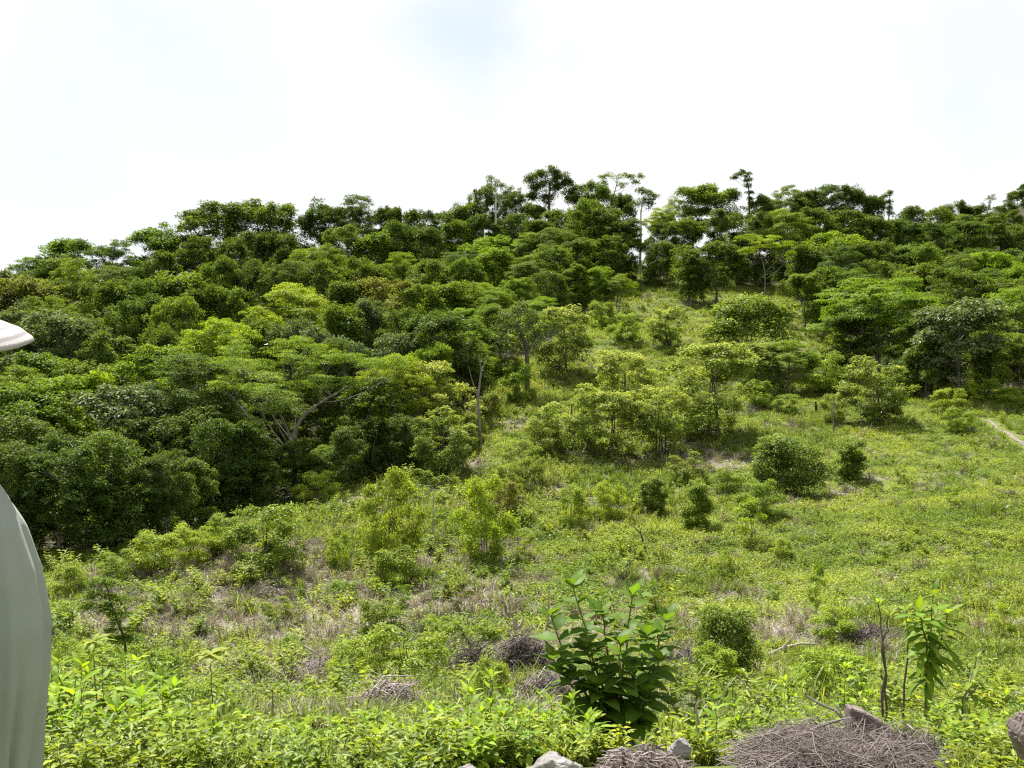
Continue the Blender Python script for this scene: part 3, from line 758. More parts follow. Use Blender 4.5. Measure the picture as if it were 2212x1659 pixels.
# the near dark wood on the left
ROW6 = [(B, 30, 832, 48, 200, 'mid'), (B, 110, 815, 50, 190, 'fresh'), (B, 195, 805, 54, 140, 'bright'), (B, 330, 748, 55, 190, 'fresh'), (B, 430, 765, 53, 150, 'mid'), (G_, 275, 832, 46, 190, 'grey'),
        (C_, 30, 900, 43, 190, 'dark'), (C_, 140, 930, 41, 190, 'dark'), (C_, 235, 930, 42, 170, 'dark'), (C_, 335, 900, 44, 170, 'dark'), (C_, 430, 880, 46, 170, 'deep'), (C_, 530, 890, 47, 150, 'dark'), (C_, 90, 1010, 39.5, 150, 'dark'), (C_, 260, 1030, 40.5, 150, 'dark'), (C_, 400, 1010, 43, 130, 'dark'),
        (B, 500, 830, 52, 140, 'mid'), (C_, 610, 960, 52, 90, 'deep'), (C_, 720, 900, 56, 120, 'mid'), (B, 590, 850, 54, 130, 'deep'), (B, 700, 960, 50, 100, 'fresh'),
        (U_, 850, 765, 53, 150, 'bright'), (T_, 800, 815, 51, 120, 'deep'), (C_, 810, 900, 49, 120, 'dark'), (C_, 880, 895, 48.5, 130, 'dark'), (B, 950, 900, 50, 120, 'deep'), (G_, 745, 730, 60, 120, 'grey')]
for (kd, u, vt, d, w, t) in ROW6: tree_px(kd, nk(NV[kd]), u, vt, w, t, d=d, row='r6')

for (u, vt, vb, w, t) in [(20, 985, 1205, 110, 'dark'), (75, 1040, 1198, 100, 'dark'), (130, 1010, 1200, 110, 'dark'), (190, 1030, 1196, 100, 'dark'), (245, 1015, 1192, 100, 'deep'), (300, 1020, 1180, 100, 'dark'),
                          (355, 1010, 1165, 100, 'dark'), (410, 1020, 1150, 100, 'deep'), (465, 990, 1138, 100, 'dark'), (520, 1000, 1125, 100, 'dark'), (575, 1000, 1105, 100, 'deep'), (680, 1000, 1070, 80, 'dark'), (745, 985, 1052, 90, 'dark'), (800, 985, 1040, 90, 'dark'), (640, 1015, 1088, 70, 'dark')]:
    tree_px(rnd.choice([C_, B]), nk(4), u, vt - rnd.uniform(0, 90), w * rnd.uniform(1.0, 1.5), t, vb=vb + rnd.uniform(-22, 4), row='foot')
for (u, vt, vb, w, t) in [(1412, 528, 578, 56, 'dark'), (1452, 532, 590, 60, 'deep'), (1500, 540, 596, 66, 'dark'), (1552, 545, 606, 66, 'dark'), (1598, 556, 614, 60, 'deep'), (1645, 566, 620, 60, 'dark'), (1700, 566, 622, 66, 'dark'), (1745, 585, 640, 60, 'deep')]:
    tree_px(C_, nk(4), u, vt, w, t, vb=vb, row='top')
# ---- far hill at the right and second ridge
for (u, vt, d, w, t) in [(2055, 436, 150, 60, 'dark'), (2100, 446, 150, 70, 'dark'), (2132, 420, 165, 34, 'dark'), (2165, 440, 170, 60, 'dark'), (2192, 412, 210, 60, 'dark'), (2215, 398, 230, 60, 'dark'),
                         (2075, 462, 138, 80, 'deep'), (2140, 462, 142, 80, 'dark'), (2195, 455, 150, 80, 'dark'), (2245, 440, 170, 80, 'dark')]:
    tree_px(B if w > 40 else 'sparse', nk(3), u, vt, w, t, d=d, row='far')

# ---- fill the wood so that its floor is covered
occ = [(t['x'], t['d']) for t in TREES]
rr = random.Random(21)
nfill = 0
tries = 0
while nfill < 120 and tries < 6000:
    tries += 1
    d = math.exp(rr.uniform(math.log(44), math.log(128))); u = rr.uniform(-60, 2280)
    x = (u - 1106) / FPX * d; z = gz(x, d)
    pu, pv = project(np.array([x]), np.array([d]), np.array([z]))
    if in_meadow(pu, pv)[0]: continue
    # keep clear of the meadow edge seen from the camera
    if in_meadow(pu, pv + 25)[0]: continue
    if min((x - a) ** 2 + (d - b) ** 2 for a, b in occ) < 2.9 ** 2: continue
    occ.append((x, d))
    kd = rr.choice([B, B, C_, B, U_])
    h = rr.uniform(4.8, 7.2) if d < 105 else rr.uniform(4.5, 6.2)
    vt = float(project(np.array([x]), np.array([d]), np.array([z + h]))[1][0])
    tree_px(kd, rr.randrange(NV[kd]), u, vt, rr.uniform(4.5, 6) / d * FPX, rr.choice(['deep', 'mid', 'deep', 'dark', 'fresh']), d=d, row='fill')
    nfill += 1

# ---- pale tipped shrubby trees of the clearing (base row given)
PALE = [('pale', 1215, 662, 812, 120, 'pale', 'pale-tipped many-stemmed tree right beside the lone dark-trunked tree'),
        ('umbrella', 1335, 592, 690, 80, 'fresh', 'leaning flat-topped green tree near the top of the clearing'),
        ('pale', 1440, 664, 752, 90, 'pale', 'cone-shaped yellow-green small tree in the upper clearing'),
        ('shrub', 1352, 676, 742, 70, 'fresh', 'vivid green round shrub in the upper clearing'),
        ('bush', 1625, 640, 792, 160, 'mid', 'dense dark-hearted bush with yellow-green top left of the grassy trail'),
        ('pale', 1540, 742, 945, 180, 'pale', 'bright pale-crowned tree on several dark stems, mid clearing'),
        ('pale', 1345, 758, 915, 140, 'pale', 'broad pale thicket tree, upper one of the clump at the centre of the slope'),
        ('pale', 1235, 830, 985, 120, 'pale', 'left tree of the pale green clump at the centre of the slope'),
        ('pale', 1425, 835, 985, 120, 'pale', 'right tree of the pale green clump at the centre of the slope'),
        ('pale', 1325, 845, 995, 125, 'pale', 'foremost tree of the pale green clump at the centre of the slope'),
        ('pale', 915, 775, 985, 160, 'pale', 'pale yellow-green tree at the right end of the dark wood'),
        ('pale', 985, 830, 975, 110, 'pale', 'thin pale tree on tall bare stems just right of the dark wood'),
        ('pale', 985, 760, 860, 110, 'olive', 'olive bushy tree behind the thin pale stems at the wood edge'),
        ('pale', 1080, 720, 812, 90, 'pale', 'yellowish bush behind the lone dark-trunked tree'),
        ('shrub', 1120, 785, 872, 60, 'fresh', 'dark leafy bush at the foot of the lone dark-trunked tree'),
        ('pale', 1890, 770, 915, 140, 'mid', 'loose green many-stemmed small tree at the right above the open meadow'),
        ('umbrella', 1700, 735, 850, 120, 'fresh', 'low flat-topped green tree beside the lower end of the grassy trail'),
        ('pale', 1640, 740, 845, 90, 'mid', 'green bush between the pale-crowned tree and the grassy trail'),
        ('shrub', 1590, 690, 760, 60, 'mid', 'low green shrub tucked against the dark-hearted bush'),
        ('pale', 960, 880, 1030, 120, 'deep', 'dark leafy small tree at the right foot of the dark wood'),
        ]
for i, (kd, u, vt, vb, w, t, lb) in enumerate(PALE):
    tree_px(kd, i % NV[kd], u, vt, w, t, vb=vb, row='mark', label=lb, cat='tree' if kd != 'shrub' else 'shrub', name='tree' if kd != 'shrub' else 'shrub')

SHR = [('bush', 1708, 940, 1078, 140, 'deep', 'big vine-covered bush with a dark shaded right side, on the open slope'),
       ('column', 1838, 948, 1042, 66, 'mid', 'upright shrub right of the vine-covered bush on the meadow'),
       ('column', 1412, 1028, 1118, 52, 'mid', 'dark little column-shaped shrub in the middle of the meadow'),
       ('column', 1500, 1035, 1145, 66, 'fresh', 'tall shrub just right of the little column-shaped one'),
       ('shrub', 1482, 975, 1040, 64, 'pale', 'pale bush above the tall column shrub, in front of the tree shade'),
       ('shrub', 1238, 1048, 1150, 66, 'fresh', 'leafy shrub with dry stalks at its foot, left in the row of column shrubs'),
       ('shrub', 1316, 1040, 1130, 62, 'fresh', 'slim green shrub, second from the left in the row of column shrubs'),
       ('shrub', 1640, 1035, 1118, 90, 'mid', 'spreading shrub below the vine-covered bush'),
       ('slender', 1618, 1075, 1180, 56, 'fresh', 'thin leafy sapling lower left of the vine-covered bush'),
       ('shrub', 1690, 1160, 1208, 44, 'fresh', 'small bright tuft of a shrub alone on the lower meadow'),
       ('shrub', 1575, 1010, 1068, 70, 'mid', 'low leafy shrub between the tall column shrub and the vine-covered bush'),
       ('shrub', 1045, 1028, 1225, 118, 'fresh', 'leafy many-stemmed young tree with a round shadow at its foot'),
       ('shrub', 845, 1010, 1250, 120, 'bright', 'young tree with a bright crown standing above the dead leaning stalks'),
       ('shrub', 850, 1180, 1280, 110, 'mid', 'dark green bush right under the bright-crowned young tree'),
       ('shrub', 575, 1088, 1232, 140, 'mid', 'spreading shrub with a thin dark trunk before the dark wood'),
       ('shrub', 685, 1018, 1090, 90, 'fresh', 'round light green shrub in the shade at the edge of the dark wood'),
       ('shrub', 1130, 950, 1052, 80, 'pale', 'pale straggly bush on the bare slope right of the dark wood'),
       ('shrub', 1092, 1000, 1090, 60, 'pale', 'thin pale bush lower left of the straggly bush'),
       ('shrub', 1170, 900, 985, 70, 'pale', 'pale bush between the wood and the pale clump'),
       ('shrub', 330, 1148, 1240, 110, 'bright', 'bright leafy bush in front of the dark wood'),
       ('shrub', 250, 1185, 1255, 80, 'bright', 'bright bush left of the brightest one before the dark wood'),
       ('shrub', 150, 1215, 1290, 120, 'fresh', 'wide leafy bush nearest the white-shirted person'),
       ('shrub', 415, 1130, 1220, 80, 'fresh', 'twiggy bush on the wood edge right of the bright bushes'),
       ('shrub', 480, 1110, 1200, 90, 'mid', 'low bush on the wood edge left of the spreading shrub'),
       ('shrub', 730, 1150, 1235, 50, 'bright', 'small bright bush beside the bright-crowned young tree'),
       ('shrub', 1095, 1035, 1120, 60, 'olive', 'narrow olive bush right behind the many-stemmed young tree'),
       ('shrub', 2130, 800, 872, 110, 'fresh', 'leafy bush at the foot of the right-hand woods'),
       ('shrub', 2050, 838, 900, 100, 'fresh', 'low bush left of the small path'),
       ('shrub', 2070, 880, 935, 60, 'fresh', 'little shrub just left of the small path'),
       ('shrub', 1780, 760, 850, 90, 'fresh', 'light green shrub at the foot of the grassy trail'),
       ('shrub', 1800, 850, 915, 50, 'pale', 'yellowish sapling shrub beside the charred stump'),
       ('shrub', 1810, 650, 720, 80, 'fresh', 'green shrub right of the upper grassy trail'),
       ('shrub', 1830, 720, 800, 110, 'fresh', 'bright shrub under the big spreading tree at the right'),
       ('shrub', 1300, 650, 712, 70, 'mid', 'shrub left of the vivid green round one'),
       ('shrub', 1950, 780, 850, 80, 'fresh', 'green shrub right behind the loose many-stemmed tree'),
       ('shrub', 2185, 835, 880, 80, 'fresh', 'low shrub above the end of the small path'),
       ('column', 1020, 890, 985, 40, 'pale', 'narrow weedy shrub at the foot of the thin bare stems'),
       ('shrub', 1640, 820, 880, 60, 'mid', 'low shrub right of the pale-crowned tree'),
       ('shrub', 1700, 850, 895, 60, 'mid', 'low shrub left of the charred stump'),
       ('shrub', 520, 1215, 1270, 70, 'olive', 'small dark bush below the spreading shrub'),
       ('shrub', 600, 1290, 1345, 80, 'fresh', 'low broad-leaved plant on the dry slope'),
       ('shrub', 740, 1250, 1320, 130, 'mid', 'wide dark-leaved bush on the dry slope'),
       ('shrub', 820, 1290, 1375, 110, 'deep', 'glossy dark bush above the leafy mound'),
       ('slender', 872, 1262, 1330, 56, 'mid', 'small stalked plant right beside the glossy dark bush'),
       ('shrub', 870, 1340, 1490, 250, 'fresh', 'large leafy mound above the dark grassy bank'),
       ('shrub', 760, 1380, 1475, 150, 'fresh', 'left shoulder bush of the leafy mound'),
       ('slender', 1415, 1255, 1345, 60, 'mid', 'thin dark sapling on the meadow behind the big-leaved plant'),
       ('slender', 1762, 1215, 1340, 34, 'mid', 'thin upright weed alone in the right meadow'),
       ('bush', 1572, 1305, 1480, 120, 'mid', 'twin-topped dense bush right of the big-leaved plant'),
       ('shrub', 1545, 1390, 1500, 110, 'fresh', 'leafy lower bush leaning on the twin-topped bush'),
       ('shrub', 1800, 1310, 1395, 110, 'bright', 'bright flat-topped bush behind the bare poles'),
       ('shrub', 1800, 1400, 1530, 170, 'fresh', 'tall weedy thicket left of the bare poles'),
       ('shrub', 1690, 1440, 1520, 110, 'fresh', 'low weedy bush between the twin-topped bush and the thicket'),
       ('shrub', 1060, 1420, 1540, 90, 'bright', 'bright small bush left of the heap of dead brush'),
       ('shrub', 300, 1500, 1590, 120, 'mid', 'dusty grey-green weed bush before the yellow-topped sapling'),
       ('shrub', 420, 1465, 1580, 130, 'fresh', 'leafy weed bush behind the yellow-topped sapling'),
       ('shrub', 2150, 1440, 1560, 130, 'fresh', 'leafy weeds right of the tall drooping sapling'),
       ('slender', 300, 1285, 1360, 60, 'olive', 'small olive sapling below the brightest bush before the dark wood'),
       ('slender', 140, 1380, 1490, 60, 'fresh', 'thin leafy sapling nearest the person on the dry slope'),
       ('slender', 350, 1400, 1500, 56, 'mid', 'thin sapling between the tiered sapling and the yellow-topped stalk'),
       ('slender', 560, 1410, 1490, 50, 'fresh', 'small leafy sapling right of the yellow-topped stalk'),
       ('slender', 625, 1370, 1440, 44, 'mid', 'small sapling left of the leafy mound'),
       ('slender', 1000, 1250, 1330, 56, 'olive', 'olive weed tuft halfway between the glossy dark bush and the stump'),
       ('slender', 940, 1325, 1400, 60, 'fresh', 'leafy weed right above the leafy mound'),
       ('slender', 1055, 1315, 1390, 50, 'mid', 'thin weed just left of the pale stump'),
       ('slender', 1135, 1150, 1215, 36, 'fresh', 'tiny sapling right of the many-stemmed young tree'),
       ('slender', 1565, 1185, 1240, 36, 'fresh', 'tiny sapling below the thin leafy one in the meadow'),
       ('slender', 1905, 1175, 1230, 36, 'mid', 'tiny lone sapling in the far right half of the lower meadow'),
       ('slender', 2055, 1050, 1100, 34, 'bright', 'tiny bright sapling on the open meadow below the small path'),
       ('slender', 1945, 1000, 1040, 30, 'mid', 'tiny sapling on the meadow right of the upright shrub'),
       ('slender', 2105, 1195, 1250, 40, 'mid', 'tiny sapling near the right edge of the lower meadow'),
       ('slender', 2170, 1300, 1390, 50, 'fresh', 'thin weed near the right edge behind the drooping sapling'),
       ('slender', 1670, 1260, 1310, 36, 'mid', 'tiny sapling above the twin-topped bush'),
       ('shrub', 330, 1300, 1350, 90, 'olive', 'greyish tall-grass clump on the dry slope at the left'),
       ('shrub', 120, 1300, 1370, 110, 'fresh', 'leafy low bush on the slope beside the person'),
       ('shrub', 215, 1400, 1480, 120, 'fresh', 'low leafy bush around the foot of the tiered sapling'),
       ('shrub', 1260, 1140, 1170, 60, 'olive', 'low tangle at the foot of the left column shrub'),
       ]
for i, (kd, u, vt, vb, w, t, lb) in enumerate(SHR):
    nm = 'sapling' if kd == 'slender' else 'shrub'
    if kd not in ('column', 'bush'): t = {'mid': 'fresh', 'fresh': 'bright', 'deep': 'mid', 'olive': 'olive', 'pale': 'pale', 'bright': 'bright'}[t]
    tree_px(kd, i % NV[kd], u, vt, w, t, vb=vb, row='shr', label=lb, cat=nm, name=nm)

# labels of the wood's trees
ORD = ['first', 'second', 'third', 'fourth', 'fifth', 'sixth', 'seventh', 'eighth', 'ninth', 'tenth', 'eleventh', 'twelfth', 'thirteenth', 'fourteenth',
       'fifteenth', 'sixteenth', 'seventeenth', 'eighteenth', 'nineteenth', 'twentieth']
def ordn(i):
    if i < 20: return ORD[i]
    t = ['twenty', 'thirty', 'forty', 'fifty', 'sixty', 'seventy', 'eighty'][(i + 1) // 10 - 2]
    r = (i + 1) % 10
    return {'twenty': 'twentieth', 'thirty': 'thirtieth', 'forty': 'fortieth', 'fifty': 'fiftieth', 'sixty': 'sixtieth', 'seventy': 'seventieth', 'eighty': 'eightieth'}[t] if r == 0 else t + '-' + ORD[r - 1]
FORM = {'broad': 'rounded tree', 'umbrella': 'flat-topped tree', 'tall': 'tall-stemmed tree', 'curtain': 'leafy-to-the-ground tree', 'grey': 'large-leaved tree', 'sparse': 'thin open tree'}
ROWN = {'sky': ('along the skyline', 'trees of the skyline'), 'r2': ('in the row just below the skyline', 'trees just below the skyline'),
        'r3': ('in the upper band of the hillside wood', 'trees of the upper hillside'),
        'r4': ('in the middle band of the hillside wood', 'trees of the middle hillside'),
        'r5': ('in the lower band of the hillside wood', 'trees of the lower hillside'),
        'r6': ('in the near dark wood at the left', 'trees of the near dark wood'), 'far': ('on the far hill at the right', 'trees on the far hill'),
        'top': ('along the top edge of the clearing', 'low trees along the top edge of the clearing'),
        'foot': ('along the foot of the near dark wood', 'low trees along the foot of the dark wood')}
SIDE = {'sky': 'from the left', 'far': 'from the left'}
for rw, (ph, grp) in ROWN.items():
    seen = {}
    for t in sorted([t for t in TREES if t['row'] == rw], key=lambda t: t['u']):
        key = TINT[t['tint']][1] + ' ' + FORM[t['kind']]
        seen.setdefault(key, []).append(t)
    for key, L in seen.items():
        for i, t in enumerate(L):
            if len(L) == 1: lb = 'the only %s %s' % (key, ph)
            elif i == 0: lb = 'leftmost %s %s' % (key, ph)
            elif i == len(L) - 1: lb = 'rightmost %s %s' % (key, ph)
            else: lb = '%s %s from the left %s' % (ordn(i), key, ph)
            t['label'] = lb; t['group'] = grp
MARKS = [(1070, 112, 'the white-trunked ridge tree'), (1383, 111, 'the bare whitish trunk'), (1186, 121, 'the heavy round crown'), (1650, 92, 'the two-stemmed tree'),
         (637, 47, 'the pale forked tree'), (1890, 68, 'the big flat right-hand crown'), (600, 110, 'the tallest left trees'), (300, 60, 'the dark gap at the left'), (2075, 60, 'the grey-green right-hand tree')]
used = {}
for t in [t for t in TREES if t['row'] == 'fill']:
    m = min(MARKS, key=lambda q: abs(t['u'] - q[0]) / 60 + abs(t['d'] - q[1]) / 8)
    side = 'left of' if t['u'] < m[0] - 12 else ('right of' if t['u'] > m[0] + 12 else 'in line with')
    dep = 'nearer' if t['d'] < m[1] - 2 else 'farther back'
    t['_k'] = (TINT[t['tint']][1], FORM[t['kind']], side, m[2], dep)
    used.setdefault(t['_k'], []).append(t)
for k, L in used.items():
    L.sort(key=lambda t: t['u'])
    for i, t in enumerate(L):
        pre = '' if len(L) == 1 else ORD[i] + ' '
        t['label'] = '%s%s %s %s' % (pre, k[0], k[1], ('%s, %s ' % (k[2], 'below' if k[4] == 'nearer' else 'above') if k[2] != 'in line with' else ('just %s ' % ('below' if k[4] == 'nearer' else 'above'))) + k[3])
        t['group'] = 'low trees filling the hillside wood'
allmarks = {}
for t in TREES:
    props(t['o'], t['label'], t['cat'], t['group'])
    if t['row'] == 'shr' and not t['group']: t['o']['group'] = 'shrubs dotted over the clearing'

print('trees', len(TREES))

# ================================================================== GROUND COVER (stuff)
def proto_obj(name, me, colname, color=None):
    c = bpy.data.collections.get(colname) or bpy.data.collections.new(colname)
    o = bpy.data.objects.new(name, me); c.objects.link(o)
    if color: o.color = (*color, 1)
    return o

def herb_mesh(seed, n=40, rad=0.22, h=0.2, ls=0.075, asp=0.6, mat='herb', up=1.0):
    rng = np.random.default_rng(seed)
    q = rng.random(n) ** 0.6; a = rng.random(n) * 2 * PI
    P = np.stack([np.cos(a) * q * rad, np.sin(a) * q * rad, h * (1 - q ** 2 * 0.7) * rng.uniform(0.35, 1.1, n)], 1)
    D = np.stack([np.cos(a), np.sin(a), rng.uniform(-0.3, 0.5, n)], 1) + rng.normal(size=(n, 3)) * 0.5
    Nn = V3((0, 0, up)) + rng.normal(size=(n, 3)) * 0.38
    L = ls * rng.uniform(0.6, 1.3, n)
    v, f, at = leaf_arrays(P, Nn, D, L, L * asp, rng.random(n))
    return mesh_from('herb', v, f, M[mat], False, at)

def blade_mesh(seed, n=30, rad=0.12, h=0.35, w=0.012, mat='grass', lean=0.5, flat=False):
    rng = np.random.default_rng(seed)
    V = []; Fq = []; va = []
    for i in range(n):
        a = rng.random() * 2 * PI; r = rad * math.sqrt(rng.random())
        b = V3((math.cos(a) * r, math.sin(a) * r, 0)); th = rng.random() * 2 * PI
        d = V3((math.cos(th), math.sin(th), 0)); s = V3((-d[1], d[0], 0)) * w * rng.uniform(0.6, 1.3)
        hh = h * rng.uniform(0.5, 1.2); ln = lean * rng.uniform(0.3, 1.4)
        if flat:
            p = [b, b + d * hh * 0.5 + V3((0, 0, rng.uniform(0.01, 0.07))), b + d * hh + V3((0, 0, rng.uniform(0.0, 0.05)))]
        else:
            p = [b, b + d * hh * ln * 0.3 + V3((0, 0, hh * 0.6)), b + d * hh * ln + V3((0, 0, hh * (1 - 0.25 * ln)))]
        k = len(V)
        V += [p[0] - s, p[0] + s, p[1] - s * 0.8, p[1] + s * 0.8, p[2] - s * 0.15, p[2] + s * 0.15]
        Fq += [[k, k + 1, k + 3, k + 2], [k + 2, k + 3, k + 5, k + 4]]
        va += [rng.random()] * 6
    return mesh_from('blades', np.array(V), np.array(Fq), M[mat], False, {'var': np.array(va), 'tip': np.zeros(len(va))})

def weed_mesh(seed, stems=4, h=0.5, ls=0.09, asp=0.4, mat='herb', nodes=9, spread=0.35):
    rng = np.random.default_rng(seed)
    P = []; D = []; Nn = []; L = []
    T = Tubes()
    for s in range(stems):
        a = rng.random() * 2 * PI; hh = h * rng.uniform(0.6, 1.1)
        top = V3((math.cos(a) * spread * hh, math.sin(a) * spread * hh, hh))
        for k in range(nodes):
            t = (k + 1.5) / (nodes + 0.5); p = top * t; b = rng.random() * 2 * PI
            for q in (0, PI):
                P.append(p); D.append(V3((math.cos(b + q), math.sin(b + q), rng.uniform(-0.1, 0.7))))
                Nn.append(V3((-math.cos(b + q) * 0.4, -math.sin(b + q) * 0.4, 1)) + rng.normal(size=3) * 0.25)
                L.append(ls * (1.15 - 0.5 * t) * rng.uniform(0.7, 1.2))
    L = np.array(L)
    v, f, at = leaf_arrays(np.array(P), np.array(Nn), np.array(D), L, L * asp, rng.random(len(L)), droop=0.25)
    return mesh_from('weed', v, f, M[mat], False, at)

for i in range(4): proto_obj('cover_a%d' % i, herb_mesh(300 + i, 46, 0.26, 0.16 + 0.05 * i), 'cover')
for i in range(2): proto_obj('cover_b%d' % i, weed_mesh(320 + i, 5, 0.42, 0.10), 'cover')
for i in range(2): proto_obj('cover_c%d' % i, blade_mesh(330 + i, 34, 0.16, 0.38, 0.012), 'cover')
for i in range(3): proto_obj('straw_a%d' % i, blade_mesh(340 + i, 34, 0.24, 0.34, 0.010, 'straw', 1.0, True), 'straw')
for i in range(2): proto_obj('straw_b%d' % i, blade_mesh(350 + i, 30, 0.12, 0.40, 0.009, 'straw', 0.8), 'straw')
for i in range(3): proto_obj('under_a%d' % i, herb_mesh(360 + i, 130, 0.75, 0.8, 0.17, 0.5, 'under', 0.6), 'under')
for i in range(3): proto_obj('lush_a%d' % i, weed_mesh(370 + i, 5, 0.46, 0.14, 0.40, 'herb', 8, 0.5), 'lush')
for i in range(2): proto_obj('lush_b%d' % i, herb_mesh(380 + i, 40, 0.24, 0.22, 0.09, 0.5), 'lush')
for i in range(2): proto_obj('lush_c%d' % i, blade_mesh(385 + i, 30, 0.12, 0.34, 0.007), 'lush')

def scatter(name, colname, pts, rot, scl, idx, label, cat):
    me = bpy.data.meshes.new(name)
    me.vertices.add(len(pts)); me.vertices.foreach_set('co', np.asarray(pts, np.float32).ravel())
    a = me.attributes.new('rot', 'FLOAT_VECTOR', 'POINT'); a.data.foreach_set('vector', np.asarray(rot, np.float32).ravel())
    a = me.attributes.new('scl', 'FLOAT', 'POINT'); a.data.foreach_set('value', np.asarray(scl, np.float32))
    a = me.attributes.new('idx', 'INT', 'POINT'); a.data.foreach_set('value', np.asarray(idx, np.int32))
    o = bpy.data.objects.new(name, me); COL.objects.link(o)
    ng = bpy.data.node_groups.new(name, 'GeometryNodeTree')
    ng.interface.new_socket('Geometry', in_out='INPUT', socket_type='NodeSocketGeometry')
    ng.interface.new_socket('Geometry', in_out='OUTPUT', socket_type='NodeSocketGeometry')
    gi = ng.nodes.new('NodeGroupInput'); goo = ng.nodes.new('NodeGroupOutput')
    ci = ng.nodes.new('GeometryNodeCollectionInfo'); ci.inputs['Collection'].default_value = bpy.data.collections[colname]
    ci.inputs['Separate Children'].default_value = True; ci.inputs['Reset Children'].default_value = True
    ip = ng.nodes.new('GeometryNodeInstanceOnPoints'); ip.inputs['Pick Instance'].default_value = True
    def na(nm, ty):
        n = ng.nodes.new('GeometryNodeInputNamedAttribute'); n.data_type = ty; n.inputs['Name'].default_value = nm
        return n.outputs['Attribute']
    ng.links.new(gi.outputs[0], ip.inputs['Points']); ng.links.new(ci.outputs[0], ip.inputs['Instance'])
    ng.links.new(na('idx', 'INT'), ip.inputs['Instance Index'])
    ng.links.new(na('rot', 'FLOAT_VECTOR'), ip.inputs['Rotation']); ng.links.new(na('scl', 'FLOAT'), ip.inputs['Scale'])
    ng.links.new(ip.outputs[0], goo.inputs[0])
    md = o.modifiers.new('cover', 'NODES'); md.node_group = ng
    props(o, label, cat, None, 'stuff')
    return o

rng = np.random.default_rng(77)
def sample_area(n, d0, d1, amax=0.66, power=1.0):
    # uniform on the ground inside a fan in front of the camera
    d = np.sqrt(rng.random(n) * (d1 ** 2 - d0 ** 2) + d0 ** 2)
    x = (rng.random(n) * 2 - 1) * amax * d + rng.normal(size=n) * 0.5
    return x, d
def on_slope(n):
    return np.stack([rng.normal(size=n) * 0.12, rng.normal(size=n) * 0.12, rng.random(n) * 2 * PI], 1)

path_pts = [hit(u, v) for u, v in PATH_PIX]
def off_path(x, y):
    m = np.full(x.shape, 1e9)
    for a, b in zip(path_pts[:-1], path_pts[1:]):
        ab = np.array([b.x - a.x, b.y - a.y]); t = np.clip(((x - a.x) * ab[0] + (y - a.y) * ab[1]) / (ab @ ab), 0, 1)
        m = np.minimum(m, np.hypot(x - a.x - ab[0] * t, y - a.y - ab[1] * t))
    return m > 0.45

cover = []; straw = []; lush = []; und = []
for (d0, d1, n, sc) in [(6, 12, 9000, 0.62), (12, 22, 15000, 0.8), (22, 40, 27000, 0.95), (40, 75, 42000, 1.1), (75, 125, 34000, 1.35)]:
    x, y = sample_area(n, d0, d1); z = ground(x, y)
    u, v = project(x, y, z); dr = dryness(x, y)
    ok = in_meadow(u, v) & off_path(x, y) & (u > -150) & (u < 2360)
    g = ok & (rng.random(n) > dr * 0.93)
    # bare gaps keep some soil visible
    g &= rng.random(n) < np.clip(0.35 + 1.3 * fbm(x / 1.1, y / 1.1, 77, 3), 0, 1)
    grassy = fbm(x / 5, y / 5, 88, 3) > 0.52
    ix = np.where(rng.random(n) < np.where(u > 1450, 0.03, 0.09), rng.integers(4, 6, n), rng.integers(0, 4, n))
    ix = np.where(grassy & (rng.random(n) < 0.30), rng.integers(6, 8, n), ix)
    s = sc * rng.uniform(0.6, 1.3, n) * np.interp(u, [1300, 1700], [1.0, 0.8])
    cover.append((x[g], y[g], z[g], s[g], ix[g]))
    k = ok & (rng.random(n) < dr * 0.85 + 0.04)
    straw.append((x[k], y[k], z[k], (sc * rng.uniform(0.7, 1.3, n))[k], np.where(rng.random(n) < 0.12, rng.integers(3, 5, n), rng.integers(0, 3, n))[k]))
for (d0, d1, n, sc) in [(8, 20, 450, 0.9), (20, 45, 700, 1.3), (45, 100, 450, 1.7)]:
    x, y = sample_area(n, d0, d1); z = ground(x, y); u, v = project(x, y, z)
    k = in_meadow(u, v) & off_path(x, y) & (fbm(x / 3.0, y / 3.0, 123, 3) > 0.45) & ((u < 1450) | (y < 14)) & (y < 60)
    cover.append((x[k], y[k], z[k], (sc * rng.uniform(0.9, 1.7, n))[k], np.where(rng.random(n) < 0.88, rng.integers(4, 6, n), rng.integers(6, 8, n))[k]))
    k = in_meadow(u, v) & (dryness(x, y) > 0.25)
    straw.append((x[k], y[k], z[k], (sc * rng.uniform(0.5, 1.0, n))[k], rng.integers(3, 5, n)[k]))
def cat4(L): return [np.concatenate([l[i] for l in L]) for i in range(5)]
def build_scatter(name, colname, L, label, cat, dz=-0.01):
    x, y, z, s, ix = cat4(L)
    scatter(name, colname, np.stack([x, y, z + dz], 1), on_slope(len(x)), s, ix, label, cat)
build_scatter('meadow_plants', 'cover', cover, 'low bright green leafy weeds and creeping plants covering the cleared slope', 'ground cover')
build_scatter('dry_grass', 'straw', straw, 'dead greyish tan straw and cut stalks lying in patches on the slope', 'dry grass')
for (d0, d1, n, sc) in [(30, 60, 3000, 1.0), (60, 130, 5200, 1.25)]:
    x, y = sample_area(n, d0, d1); z = ground(x, y); u, v = project(x, y, z)
    ok = ~in_meadow(u, v) & (v > 520)
    und.append((x[ok], y[ok], z[ok], (sc * rng.uniform(0.6, 1.3, n))[ok], rng.integers(0, 3, n)[ok]))
build_scatter('wood_undergrowth', 'under', und, 'dark leafy undergrowth between the trunks of the hillside wood', 'undergrowth')
